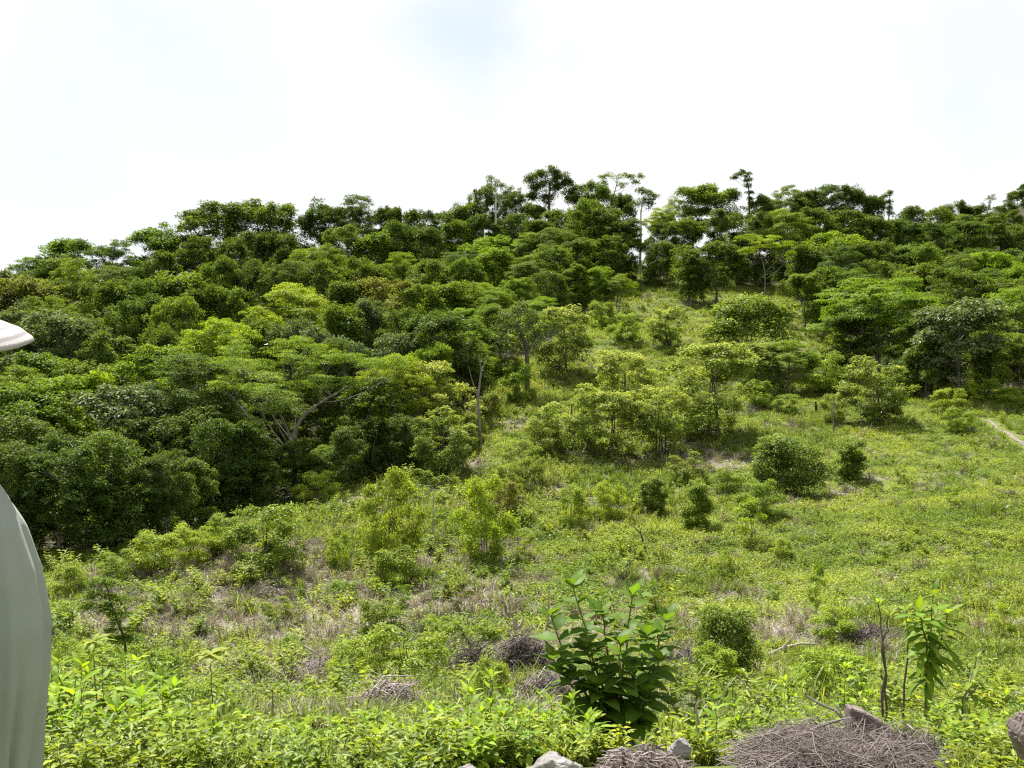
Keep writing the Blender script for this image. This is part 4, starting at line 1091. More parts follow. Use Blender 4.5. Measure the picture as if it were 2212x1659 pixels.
# lush weeds on the drop just beyond the camera's ledge
x, y = sample_area(6000, 4.5, 9.0, 0.62); z = ground(x, y); u, v = project(x, y, z)
keep = (u < 1330) | (u > 1480)
dmax = np.interp(u, [0, 300, 420, 880, 960, 1250, 1320, 1480, 1560, 1900, 2212], [9, 8.5, 5.4, 5.1, 6.3, 6.3, 5.6, 5.6, 7.5, 7.5, 9])
keep &= (y < dmax * (0.85 + 0.5 * fbm(x * 1.3, y * 1.3, 5, 3)))
keep &= rng.random(len(x)) < 0.0 + 1.0 * fbm(x * 2.2, y * 2.2, 15, 3)
x, y, z = x[keep], y[keep], z[keep]
lush.append((x, y, z, rng.uniform(0.26, 0.5, len(x)) * np.where(project(x, y, z)[0] < 450, 1.35, 1.0), np.where(rng.random(len(x)) < 0.5, rng.integers(0, 3, len(x)), rng.integers(3, 7, len(x)))))
x, y = sample_area(1500, 3.55, 4.6, 0.62); z = ground(x, y); u, v = project(x, y, z)
k = (((u < 960) & (u > -80)) | (u > 2060) | (y > 4.35)) & (rng.random(len(x)) < 0.75)
lush.append((x[k], y[k], z[k], rng.uniform(0.25, 0.5, k.sum()), np.where(rng.random(k.sum()) < 0.4, rng.integers(0, 3, k.sum()), rng.integers(3, 7, k.sum()))))
build_scatter('ledge_weeds', 'lush', lush, 'thick bright yellow-green weeds filling the bank below the ledge', 'weeds')

# ================================================================== FOREGROUND PLANTS with single leaves
def leaf_template(seed, width=0.36, bend=0.25, fold=0.22, var=0.5, wavy=0.02):
    rng = np.random.default_rng(seed)
    n = 6
    V = []; 
    for i in range(n + 1):
        t = i / n
        wv = width * 0.5 * (math.sin(PI * min(1, t ** 0.75)) ** 0.85 if 0 < t < 1 else 0.02)
        zc = 0.10 * t - bend * t * t
        w1 = rng.normal() * wavy
        V += [(-wv, t, zc + fold * wv + w1), (0, t, zc), (wv, t, zc + fold * wv - w1)]
    Fq = []
    for i in range(n):
        a = i * 3
        Fq += [[a, a + 1, a + 4, a + 3], [a + 1, a + 2, a + 5, a + 4]]
    va = np.full(len(V), var); va[1::3] = min(1, var + 0.22)
    return mesh_from('leaf', np.array(V), np.array(Fq), M['near_leaf'], True, {'var': va, 'tip': np.zeros(len(V))})
LT = {'wide': [leaf_template(1, 0.58, 0.3, var=0.35), leaf_template(2, 0.54, 0.15, var=0.5), leaf_template(3, 0.62, 0.45, var=0.65)],
      'narrow': [leaf_template(4, 0.30, 0.3, var=0.35), leaf_template(5, 0.33, 0.15, var=0.55), leaf_template(6, 0.28, 0.5, var=0.7)]}

def place_leaf(parent, base, direction, normal, L, kind, color, r, wsc=1.0):
    d = Vector(direction).normalized(); n = Vector(normal); n = (n - d * n.dot(d)).normalized(); s = d.cross(n)
    m = Matrix(((s.x * L * wsc, d.x * L, n.x * L, base[0]), (s.y * L * wsc, d.y * L, n.y * L, base[1]), (s.z * L * wsc, d.z * L, n.z * L, base[2]), (0, 0, 0, 1)))
    o = bpy.data.objects.new('leaf', r.choice(LT[kind])); COL.objects.link(o); o.parent = parent
    o.matrix_local = m
    j = r.uniform(0.8, 1.25); h = r.uniform(0.9, 1.12)
    o.color = (color[0] * j * h, color[1] * j, color[2] * j, 1)
    return o

def leafy_plant(name, label, cat, loc, stems, L0, kind, color, seed, group=None, stem_r=0.006, t0=0.25, nodes=8, el=0.35, top_small=0.55,
                pairs=True, droop=0.0, stem_mat='stem', whorl=0, stem_name='stem'):
    r = random.Random(seed); rg = np.random.default_rng(seed)
    root = empty(name, loc)
    T = Tubes()
    for si, st in enumerate(stems):
        p = np.array([V3(q) for q in st]); tt = np.linspace(0, 1, len(p)); ti = np.linspace(0, 1, 12)
        pp = np.stack([np.interp(ti, tt, p[:, k]) for k in range(3)], 1)
        pp[1:-1] += rg.normal(size=(10, 3)) * stem_r * 0.8
        T.add(pp, np.linspace(stem_r * 1.2, stem_r * 0.4, 12), 5)
        ln = np.linalg.norm(p[-1] - p[0]); 
        ph = r.uniform(0, PI)
        for k in range(nodes):
            t = t0 + (1 - t0) * (k + 0.7) / nodes
            if t > 1: t = 1
            c = np.array([np.interp(t, ti, pp[:, q]) for q in range(3)])
            ph += PI / 2 + r.uniform(-0.4, 0.4)
            for q in ((0, PI) if pairs else (0,)):
                a = ph + q + r.uniform(-0.25, 0.25)
                e = el + (t - 0.5) * 0.9 - droop + r.uniform(-0.25, 0.25)
                d = (math.cos(a) * math.cos(e), math.sin(a) * math.cos(e), math.sin(e))
                n = (-math.cos(a) * math.sin(e) + r.uniform(-.2, .2), -math.sin(a) * math.sin(e) + r.uniform(-.2, .2), math.cos(e))
                place_leaf(root, c, d, n, L0 * (1 - (1 - top_small) * t) * r.uniform(0.75, 1.15), kind, color, r)
        for q in range(3 + whorl):
            a = q * 2.1 + r.uniform(0, 1) if not whorl else q * 2 * PI / (3 + whorl)
            e = r.uniform(0.5, 1.1) if not whorl else r.uniform(-0.25, 0.35)
            d = (math.cos(a) * math.cos(e), math.sin(a) * math.cos(e), math.sin(e))
            n = (-math.cos(a) * math.sin(e), -math.sin(a) * math.sin(e), math.cos(e))
            place_leaf(root, pp[-1], d, n, L0 * top_small * r.uniform(0.7, 1.0) * (1.3 if whorl else 0.9), kind, color, r)
    part(stem_name, T.mesh('stem', M[stem_mat]), root)
    props(root, label, cat, group)
    return root

def px_local(u, v, d, loc, dy=0.0):
    p = at_dist(u, v, d + dy)
    return (p.x - loc[0], p.y - loc[1], p.z - loc[2])

# the big-leaved plant in front
d0 = 5.5
bx = (1335 - 1106) / FPX * d0; bl = (bx, d0, gz(bx, d0) - 0.02)
def big_stem(tip_u, tip_v, dy, mid_u=None, mid_v=None):
    mu = mid_u if mid_u is not None else 1335 * 0.45 + tip_u * 0.55
    mv = mid_v if mid_v is not None else 1590 * 0.5 + tip_v * 0.5
    return [(0, 0, 0), px_local(mu, mv, d0, bl, dy * 0.6), px_local(tip_u, tip_v, d0, bl, dy)]
stems = [big_stem(1236, 1262, 0.0, 1290, 1440), big_stem(1366, 1285, 0.05, 1352, 1420), big_stem(1190, 1330, -0.1, 1240, 1450), big_stem(1440, 1340, 0.1, 1400, 1450),
         big_stem(1300, 1325, 0.12, 1315, 1450), big_stem(1195, 1425, -0.15, 1250, 1500), big_stem(1425, 1425, -0.12, 1385, 1510), big_stem(1340, 1390, -0.2, 1335, 1480), big_stem(1270, 1400, -0.1, 1290, 1490), big_stem(1400, 1370, 0.2, 1370, 1470), big_stem(1290, 1480, -0.2, 1310, 1540), big_stem(1400, 1500, -0.2, 1370, 1550)]
leafy_plant('broadleaf_plant', 'big dark glossy broad-leaved plant standing tallest just behind the rocks', 'plant', bl, stems, 0.20, 'wide', (0.060, 0.115, 0.013), 5,
            stem_r=0.008, t0=0.20, nodes=9, el=0.1, droop=0.1, top_small=0.72)
# its low sideways branch with big rounded leaves
d1 = 5.3; x1 = (1500 - 1106) / FPX * d1; l1 = (x1, d1, gz(x1, d1) - 0.02)
leafy_plant('broadleaf_plant', 'low broad-leaved plant sprawling right of the big dark one above the dirt mound', 'plant', l1,
            [[(0, 0, 0), px_local(1480, 1560, d1, l1), px_local(1450, 1520, d1, l1)], [(0, 0, 0), px_local(1530, 1560, d1, l1), px_local(1545, 1510, d1, l1)], [(0, 0, 0), px_local(1500, 1560, d1, l1), px_local(1505, 1500, d1, l1, .1)]],
            0.12, 'wide', (0.065, 0.115, 0.016), 6, nodes=4, el=0.2)

# tall drooping sapling, bare poles, at the right
def px_plant(u_base, v_base_d, stems_px, **kw):
    d = v_base_d; x = (u_base - 1106) / FPX * d; loc = (x, d, gz(x, d) - 0.03)
    ss = [[(0, 0, 0)] + [px_local(u, v, d, loc, dy) for (u, v, dy) in st] for st in stems_px]
    return leafy_plant(kw.pop('name'), kw.pop('label'), kw.pop('cat'), loc, ss, **kw)
px_plant(2003, 6.2, [[(2003, 1500, 0), (2008, 1400, 0), (2016, 1285, 0)], [(2006, 1470, 0), (2030, 1390, .05), (2048, 1325, .1)], [(2004, 1440, 0), (1998, 1370, -.05), (1985, 1320, -.1)]], name='sapling', label='tall sapling hung with drooping pointed leaves at the right', cat='sapling',
         L0=0.19, kind='narrow', color=(0.090, 0.155, 0.014), seed=31, stem_r=0.008, t0=0.36, nodes=14, el=0.0, droop=0.35, top_small=0.8)
px_plant(1915, 5.6, [[(1913, 1500, 0), (1910, 1400, 0), (1896, 1302, 0)], [(1909, 1385, 0), (1922, 1330, 0)]], name='sapling', label='bare brown pole of a sapling with one pair of leaves near its top', cat='sapling',
         L0=0.10, kind='narrow', color=(0.13, 0.19, 0.03), seed=32, stem_r=0.008, t0=0.93, nodes=1, el=0.2, top_small=0.9, stem_mat='bark_dark')
px_plant(1952, 6.2, [[(1956, 1450, 0), (1960, 1380, 0), (1958, 1318, 0)]], name='sapling', label='second thin bare pole with a leaf tuft, between the brown pole and drooping sapling', cat='sapling',
         L0=0.11, kind='narrow', color=(0.13, 0.19, 0.03), seed=33, stem_r=0.007, t0=0.9, nodes=2, el=0.1, top_small=0.9, stem_mat='bark_dark')
px_plant(2075, 5.8, [[(2080, 1540, 0), (2092, 1480, 0), (2110, 1420, .1)], [(2085, 1520, 0), (2120, 1460, .1)]], name='sapling', label='leaning grey-stemmed leafy sapling right of the drooping one', cat='sapling',
         L0=0.15, kind='narrow', color=(0.095, 0.155, 0.018), seed=34, stem_r=0.009, t0=0.35, nodes=7, el=0.0, droop=0.3, stem_mat='bark')
px_plant(461, 4.7, [[(460, 1600, 0), (458, 1500, 0), (456, 1412, 0)]], name='sapling', label='single thin stalk with an umbrella of yellow leaves at its top, lower left', cat='sapling',
         L0=0.085, kind='wide', color=(0.16, 0.20, 0.03), seed=35, stem_r=0.004, t0=0.95, nodes=3, el=-0.1, droop=0.2, whorl=6, top_small=0.9, stem_mat='bark_dark')
px_plant(205, 4.9, [[(208, 1500, 0), (204, 1440, 0), (200, 1385, 0)]], name='sapling', label='weed stalk with a yellowish finger-leaved top beside the person', cat='sapling',
         L0=0.10, kind='narrow', color=(0.16, 0.21, 0.028), seed=36, stem_r=0.004, t0=0.8, nodes=4, el=0.0, droop=0.2, whorl=7, top_small=0.95)
px_plant(150, 4.7, [[(152, 1560, 0), (160, 1500, 0), (165, 1455, 0)], [(150, 1560, 0), (135, 1480, 0), (125, 1430, 0)]], name='weed', label='broad-leaved weed closest to the person, with a pale finger-leaved shoot', cat='weed',
         L0=0.13, kind='narrow', color=(0.12, 0.19, 0.016), seed=37, stem_r=0.005, t0=0.5, nodes=4, el=0.1)
# thin tiered sapling left
sp, sl = special(41, 272, None, [(215, 1262, 22, 0), (240, 1275, 26, .1), (205, 1290, 22, -.1), (250, 1300, 24, .1), (262, 1330, 20, 0), (225, 1320, 20, .1), (262, 1362, 24, -.05), (285, 1385, 20, .05), (245, 1385, 14, 0), (190, 1312, 10, 0)],
                 [(275, 1450), (270, 1380), (240, 1300), (232, 1260)], 0.022, 'bark_dark', vb=1500, clumps=7, rc=0.13, flat=0.3, nleaf=60, ls=0.05, asp=0.4, upn=1.2)
so_ = empty('sapling', sl); part('stem', sp['trunk'], so_); part('foliage', sp['crown'], so_, (0.085, 0.145, 0.014)); props(so_, 'thin-stemmed sapling with feathery green tiers above the left weeds', 'sapling')
# bare limbed sapling in the shade at the wood's edge
sp, sl = special(42, 935, None, [(905, 1022, 8, 0), (922, 1026, 8, .1), (955, 1033, 7, 0), (940, 1040, 7, .1), (950, 1115, 8, 0), (900, 1075, 7, 0), (965, 1075, 6, 0), (935, 1130, 10, .1)],
                 [(935, 1130), (936, 1085), (938, 1060), (925, 1035)], 0.022, 'deadwood', vb=1180, clumps=5, rc=0.13, flat=0.35, nleaf=28, ls=0.10, asp=0.45, upn=1.2)
so_ = empty('sapling', sl); part('stem', sp['trunk'], so_); part('foliage', sp['crown'], so_, (0.10, 0.15, 0.018)); props(so_, 'nearly bare pale sapling forking into a Y between two leafy young trees', 'sapling')

# weeds on the bank, each leaf its own piece
WE = [(95, 1560, 4.6), (170, 1545, 4.5), (240, 1585, 4.4), (120, 1500, 5.0), (215, 1480, 5.2), (300, 1590, 4.5), (345, 1550, 5.0), (400, 1600, 4.5), (520, 1580, 4.7), (575, 1605, 4.5), (640, 1590, 4.7),
      (700, 1600, 4.5), (785, 1555, 4.8), (845, 1560, 4.8), (745, 1595, 4.5), (905, 1605, 4.4), (960, 1570, 4.8), (1010, 1530, 5.2), (1060, 1520, 5.4), (1100, 1535, 5.2), (1040, 1570, 4.8), (1130, 1575, 4.7),
      (1190, 1530, 5.2), (1235, 1545, 5.0), (1270, 1570, 4.8), (1165, 1560, 4.9), (1550, 1590, 4.9), (1590, 1560, 5.3), (1640, 1545, 5.6), (1700, 1530, 5.8), (1760, 1545, 5.4), (2060, 1600, 4.6), (2110, 1610, 4.5), (2130, 1560, 5.0), (2180, 1500, 5.6),
      (60, 1500, 4.6), (265, 1530, 4.7), (455, 1590, 4.4), (500, 1610, 4.4), (610, 1570, 4.9), (665, 1560, 5.0), (815, 1600, 4.4), (870, 1590, 4.5), (930, 1550, 5.0), (985, 1600, 4.4), (1085, 1575, 4.6), (1145, 1600, 4.4), (1215, 1590, 4.6), (1045, 1610, 4.3), (1260, 1600, 4.5), (365, 1610, 4.3), (720, 1560, 5.1), (1830, 1500, 6.0), (2040, 1530, 5.2), (2160, 1590, 4.6)]
rw = random.Random(99)
wl = []
for i, (u, v, d) in enumerate(WE):
    if u < 350: v -= 50
    v -= rw.choice([0, 0, 15, 35, 60])
    x = (u - 1106) / FPX * d; loc = (x, d, gz(x, d) - 0.02)
    top = px_local(u, v, d, loc)
    h = max(top[2], 0.14)
    nst = rw.choice([2, 3, 3])
    ss = []
    for k in range(nst):
        a = rw.uniform(0, 2 * PI); q = 0 if k == 0 else h * rw.uniform(0.25, 0.5)
        hh = h * (1 if k == 0 else rw.uniform(0.6, 0.9))
        ss.append([(0, 0, 0), (math.cos(a) * q * 0.6, math.sin(a) * q * 0.6, hh * 0.5), (math.cos(a) * q, math.sin(a) * q, hh)])
    near = v > 1575
    c = rw.choice([(0.125, 0.205, 0.016), (0.14, 0.215, 0.02), (0.105, 0.185, 0.016)])
    o = leafy_plant('weed', '', 'weed', loc, ss, rw.uniform(0.095, 0.135) * (1.6 if u < 350 else 1.2), 'narrow', c, 200 + i, stem_r=0.003, t0=0.2, nodes=5 if h < 0.3 else 6, el=0.25, top_small=0.6)
    wl.append((u, o))
zone = [(0, 330, 'beside the person'), (330, 720, 'right of the yellow-topped stalk'), (720, 930, 'left of the bushiest weeds'), (930, 1300, 'in the bushiest patch left of the rock'), (1500, 1800, 'between the dirt mound and the straw heap'), (1800, 2300, 'right of the straw heap')]
for a, b, ph in zone:
    L = sorted([q for q in wl if a <= q[0] < b], key=lambda q: q[0])
    for i, (u, o) in enumerate(L):
        pre = 'leftmost' if i == 0 else ('rightmost' if i == len(L) - 1 else ordn(i))
        o['label'] = '%s bright leafy weed %s%s' % (pre, '' if i in (0, len(L) - 1) else 'from the left ', ph)
        o['group'] = 'leafy weeds on the bank below the ledge'

# ================================================================== ROCKS, STRAW HEAP, STICKS
import bmesh
def rock_mesh(seed, sx, sy, sz, mat, npts=16, rough=0.05, sub=3, pts=None):
    r = random.Random(seed)
    bm = bmesh.new()
    if pts is None:
        for i in range(npts):
            v = Vector((r.gauss(0, 1), r.gauss(0, 1), r.gauss(0, 1))).normalized()
            m = max(abs(v.x), abs(v.y), abs(v.z)); v = v * (0.6 + 0.4 / m * 0.6)
            bm.verts.new((v.x * sx / 2, v.y * sy / 2, v.z * sz / 2))
    else:
        for p in pts: bm.verts.new(p)
    h = bmesh.ops.convex_hull(bm, input=bm.verts)
    dele = [g for g in h['geom_interior'] if isinstance(g, bmesh.types.BMVert)]
    bmesh.ops.delete(bm, geom=dele, context='VERTS')
    bmesh.ops.bevel(bm, geom=bm.edges[:], offset=min(sx, sy, sz) * 0.03, segments=1, affect='EDGES')
    bmesh.ops.triangulate(bm, faces=bm.faces)
    for _ in range(sub):
        bmesh.ops.subdivide_edges(bm, edges=[e for e in bm.edges if e.calc_length() > max(sx, sy) * 0.05], cuts=1)
        bmesh.ops.triangulate(bm, faces=bm.faces)
    from mathutils import noise as mn
    bm.normal_update()
    s = max(sx, sy)
    for v in bm.verts:
        n = mn.fractal(v.co * (7 / s) + Vector((seed, 0, 0)), 0.8, 2.0, 5)
        st = abs(mn.noise(Vector((v.co.x * 2 / s, v.co.y * 2 / s, v.co.z * 22 / s)))) 
        v.co += v.normal * (n * rough + st * rough * 0.6) * s
    me = bpy.data.meshes.new('rock'); bm.to_mesh(me); bm.free()
    me.materials.append(M[mat]); return me
def rock(label, u, v, d, wpx, hpx, seed, mat='stone', depth=1.0, name='rock', rz=0.0, pts=None, cat='rock', group=None, rough=0.035):
    p = at_dist(u, v, d)
    w_ = wpx / FPX * d; h_ = hpx / FPX * d
    me = rock_mesh(seed, w_, w_ * depth, h_, mat, pts=pts, rough=rough)
    o = bpy.data.objects.new(name, me); o.location = p; o.rotation_euler = (0, 0, rz); COL.objects.link(o)
    props(o, label, cat, group); return o
rock('flat pale grey rock with a dark cracked right face at the bottom edge', 1192, 1662, 3.95, 165, 84, 3, depth=0.8)
rock('small low grey rock tip left of the flat pale rock', 1003, 1668, 3.9, 90, 30, 4, depth=0.8)
rock('pale squarish rock at the left shoulder of the dirt mound', 1338, 1640, 4.1, 74, 66, 8, depth=0.8)
rock('whitish rock at the right shoulder of the dirt mound', 1466, 1618, 4.2, 66, 60, 12, depth=0.8)
rock('brown boulder cut off by the right edge of the photo', 2222, 1590, 3.6, 100, 140, 15, mat='stone_brown', depth=0.9, cat='boulder', name='boulder')
# triangular slab
d = 4.25; c = at_dist(1872, 1575, d)
pp_ = []
for (u, v) in [(1832, 1524), (1828, 1640), (1965, 1640), (1945, 1592), (1905, 1556), (1868, 1536)]:
    q = at_dist(u, v, d) - c
    pp_ += [(q.x, -0.035, q.z), (q.x * 0.96, 0.06, q.z - 0.006)]
rock('brown three-cornered stone slab sticking up behind the straw heap', 1872, 1575, d, 130, 100, 21, mat='stone_brown', pts=pp_, rough=0.012, name='stone_slab', cat='stone')

def mound_mesh(wx, wy, h, seed, mat, n=42):
    rg = np.linspace(-1, 1, n); X_, Y_ = np.meshgrid(rg, rg)
    rr_ = np.sqrt(X_ ** 2 + Y_ ** 2)
    Z_ = h * np.clip(1 - rr_ ** 2, -0.6, 1) * (0.45 + 1.3 * (fbm(X_ * 2.3 + seed, Y_ * 2.3, seed) - 0.2)) + (fbm(X_ * 9 + seed, Y_ * 9, seed + 4) - 0.5) * h * 0.35
    i = np.arange(n - 1)[:, None] * n + np.arange(n - 1)[None]
    f = np.stack([i, i + 1, i + n + 1, i + n], -1).reshape(-1, 4)
    return mesh_from('mound', np.stack([X_ * wx / 2, Y_ * wy / 2, Z_], -1).reshape(-1, 3), f, M[mat], True), (lambda x, y: h * max(0.0, 1 - (2 * x / wx) ** 2 - (2 * y / wy) ** 2) * float(0.45 + 1.3 * (fbm(np.array([2 * x / wx * 2.3 + seed]), np.array([2 * y / wy * 2.3]), seed)[0] - 0.2)))
def straw_mesh(n, wx, wy, hf, seed, L=(0.08, 0.3), r=0.0014, wild=0.3, mat='litter', dirx=0.0, lift=0.02, up=0.0):
    rng = np.random.default_rng(seed)
    V = []; Fq = []; va = []; k = 0
    for i in range(n):
        q = math.sqrt(rng.random()); a = rng.random() * 2 * PI
        x, y = q * math.cos(a) * wx / 2, q * math.sin(a) * wy / 2
        z = hf(x, y) + rng.random() * lift
        th = rng.normal() * 0.7 + dirx if rng.random() > wild else rng.random() * 2 * PI
        l = rng.uniform(*L); e = rng.normal() * 0.15 + up * rng.random()
        d_ = V3((math.cos(th) * math.cos(e), math.sin(th) * math.cos(e), math.sin(e)))
        bend = rng.normal(size=3) * l * 0.16
        rr_ = r * (0.5 + 2.2 * rng.random() ** 3)
        p = [V3((x, y, z)) - d_ * l / 2, V3((x, y, z)) + bend * 0.6 - d_ * l / 6, V3((x, y, z)) + bend + d_ * l / 6, V3((x, y, z)) + d_ * l / 2]
        for j in (0, 3):
            p[j][2] = max(p[j][2], hf(p[j][0], p[j][1]) * 0.8 - 0.02)
        s = np.cross(d_, V3((0, 0, 1))); s = s / (np.linalg.norm(s) + 1e-6); t_ = np.cross(s, d_)
        for j in range(4):
            rj = rr_ * (1.0 if j < 3 else 0.5)
            V += [p[j] + s * rj, p[j] - s * rj * 0.5 + t_ * rj * 0.87, p[j] - s * rj * 0.5 - t_ * rj * 0.87]
        for j in range(3):
            b = k + j * 3
            for m in range(3): Fq.append([b + m, b + (m + 1) % 3, b + 3 + (m + 1) % 3, b + 3 + m])
        va += [rng.random()] * 12; k += 12
    return mesh_from('straw', np.array(V), np.array(Fq), M[mat], False, {'var': np.array(va), 'tip': np.zeros(len(va))})

def heap(name, label, cat, u, v, d, wpx, h, nstraw, seed, depth=0.7, L=(0.08, 0.3), r=0.0014, soil='dirt', up=0.0, group=None, strawmat='litter', lift=0.02):
    x = (u - 1106) / FPX * d; wx = wpx / FPX * d; wy = wx * depth
    root = empty(name, (x, d, gz(x, d) - 0.01))
    mm, hf = mound_mesh(wx, wy, h, seed, soil)
    part('mound', mm, root)
    st = part('straw', straw_mesh(nstraw, wx, wy, hf, seed, L, r, up=up, mat=strawmat, lift=lift), root); st['kind'] = 'stuff'
    props(root, label, cat, group); return root
heap('straw_heap', 'heap of dead grey-brown straw and stalks at the lower right, behind the ledge', 'straw heap', 1812, 0, 4.02, 365, 0.062, 5200, 51, 0.75, (0.05, 0.36), 0.0011, lift=0.06)
heap('straw_heap', 'upright dry tuft of straw at the right end of the straw heap', 'straw heap', 1965, 0, 4.1, 110, 0.075, 700, 52, 0.8, (0.08, 0.26), 0.0014, up=1.4, lift=0.05)
heap('dirt_mound', 'low mound of brown dirt and dry bits between two pale rocks', 'dirt mound', 1395, 0, 4.05, 210, 0.10, 420, 53, 0.7, (0.03, 0.12), 0.0018)

def brush(label, u, v, wpx, h, n, seed, soil='dirt'):
    b = hit(u, v)
    return heap('brush_heap', label, 'brush heap', u, v, b.y, wpx, h, n, seed, 0.6, (0.2, 0.7), 0.0045, soil, 0.7, 'heaps of dead brush on the lower slope', lift=0.15)
brush('domed grey heap of dead brush left of the big-leaved plant', 1135, 1462, 120, 0.5, 900, 61)
brush('small brush heap on the bank, left of the domed heap', 1020, 1472, 80, 0.4, 350, 62)
brush('spiky dark brush heap below the leafy mound', 840, 1562, 90, 0.26, 400, 63)
brush('low purplish brush heap below the domed one', 1180, 1525, 110, 0.3, 380, 64)
brush('dead brush lying behind the right side of the big-leaved plant', 1475, 1455, 100, 0.3, 380, 65)
brush('flat dead brush behind the bare poles', 1880, 1395, 150, 0.25, 420, 66)
brush('thin dead brush on the dry ground below the left slope', 660, 1470, 170, 0.2, 380, 67)

def stick(name, label, cat, pix, base_v, r0, r1, mat, u0=None, d=None, group=None, extra=None, lying=False):
    u0 = u0 or pix[0][0]
    if d is None: b = hit(u0, base_v)
    else:
        x = (u0 - 1106) / FPX * d; b = Vector((x, d, gz(x, d)))
    T = Tubes()
    pts = [Vector((0, 0, -0.05))] if not lying else []
    for (u, v) in pix: pts.append(at_dist(u, v, b.y) - b)
    T.add(np.array([list(p) for p in pts]), np.linspace(r0, r1, len(pts)), 7)
    for e in (extra or []):
        T.add(np.array([list(at_dist(u, v, b.y + dy) - b) for (u, v, dy) in e]), np.linspace(r1 * 1.2, r1 * 0.4, len(e)), 5)
    # close the end
    me = T.mesh(name, M[mat])
    o = bpy.data.objects.new(name, me); o.location = b; COL.objects.link(o); props(o, label, cat, group); return o
stick('stump', 'pale broken stump standing behind the domed brush heap', 'stump', [(1122, 1390), (1116, 1365), (1112, 1338)], 1410, 0.07, 0.05, 'deadwood', extra=[[(1116, 1365, 0), (1126, 1350, 0), (1130, 1336, 0)]])
stick('dead_stick', 'leaning dead stick between the stump and the big-leaved plant', 'stick', [(1175, 1380), (1184, 1340), (1187, 1262)], 1400, 0.035, 0.015, 'deadwood', u0=1165)
stick('dead_stick', 'thin bleached stick standing alone above the stump', 'stick', [(1140, 1270), (1136, 1240)], 1292, 0.018, 0.012, 'deadwood', u0=1142)
stick('dead_sapling', 'bare bent dead sapling arching left in the meadow', 'dead sapling', [(1392, 1180), (1385, 1155), (1370, 1138), (1360, 1132)], 1200, 0.045, 0.012, 'bark_dark', u0=1397, extra=[[(1393, 1185, 0), (1395, 1160, 0.1), (1398, 1148, 0.1)], [(1385, 1155, 0), (1380, 1128, 0)]])
stick('charred_stump', 'short black charred stump near the top of the open meadow', 'stump', [(1763, 882), (1762, 868)], 896, 0.09, 0.06, 'char')
stick('charred_stump', 'small dark stump below the grey-green tree at the right', 'stump', [(2007, 858), (2006, 846)], 872, 0.14, 0.10, 'char')
stick('dead_sapling', 'thin dead pole left of the loose many-stemmed tree', 'dead sapling', [(1801, 920), (1799, 880), (1800, 862)], 938, 0.05, 0.02, 'bark', u0=1801)
stick('dead_sapling', 'second thin dead pole right of the first, above the meadow', 'dead sapling', [(1860, 905), (1857, 880)], 925, 0.05, 0.02, 'bark', u0=1861)
stick('tree', 'leafless left stem of the bare pair right of the dark wood', 'tree', [(1036, 920), (1032, 860), (1040, 800), (1034, 765)], 978, 0.10, 0.03, 'bark', u0=1037, extra=[[(1032, 860, 0), (1018, 815, 0), (1012, 790, 0)], [(1040, 800, 0), (1056, 770, .2)]])
stick('dead_stick', 'long leaning dead stalk beside the bright-crowned young tree', 'stick', [(900, 1170), (925, 1140)], 1215, 0.03, 0.015, 'bark_dark', u0=885)
stick('fallen_branch', 'pale fallen branch lying beneath the Y-shaped sapling', 'branch', [(918, 1166), (940, 1163), (962, 1165)], 1172, 0.05, 0.03, 'deadwood', u0=935, lying=True)
stick('fallen_branch', 'forked dead branch lying right of the twin-topped bush', 'branch', [(1650, 1420), (1690, 1400), (1730, 1390), (1765, 1392)], 1418, 0.035, 0.015, 'deadwood', u0=1690, lying=True, extra=[[(1690, 1400, 0), (1712, 1376, 0), (1722, 1350, 0)]])
stick('fallen_branch', 'pale twig arching over the weeds towards the stone slab', 'branch', [(1832, 1566), (1805, 1535), (1770, 1520), (1742, 1503)], 1600, 0.010, 0.004, 'deadwood', u0=1838, d=4.5, extra=[[(1822, 1552, 0), (1812, 1530, 0), (1798, 1518, 0)], [(1770, 1520, 0), (1755, 1522, 0)]])
stick('fallen_branch', 'thin pale curved twig in the weeds below the twin-topped bush', 'branch', [(1643, 1520), (1635, 1498), (1610, 1475), (1590, 1458)], 1540, 0.012, 0.005, 'deadwood', u0=1646, d=9.0)
stick('dead_stick', 'short pale dead stalk in front of the low sprawling broad-leaved plant', 'stick', [(1508, 1560), (1503, 1528)], 1600, 0.008, 0.006, 'deadwood', u0=1511, d=4.6)
stick('dead_stick', 'bleached dead stalk at the foot of the left shrub in the column row', 'stick', [(1242, 1140), (1250, 1118)], 1155, 0.04, 0.02, 'deadwood', u0=1238, extra=[[(1240, 1148, 0), (1262, 1128, 0)]])
stick('fallen_branch', 'long thin dead branch lying across the dry ground at the lower left', 'branch', [(655, 1395), (700, 1420), (760, 1450)], 1440, 0.02, 0.01, 'deadwood', u0=700, lying=True)

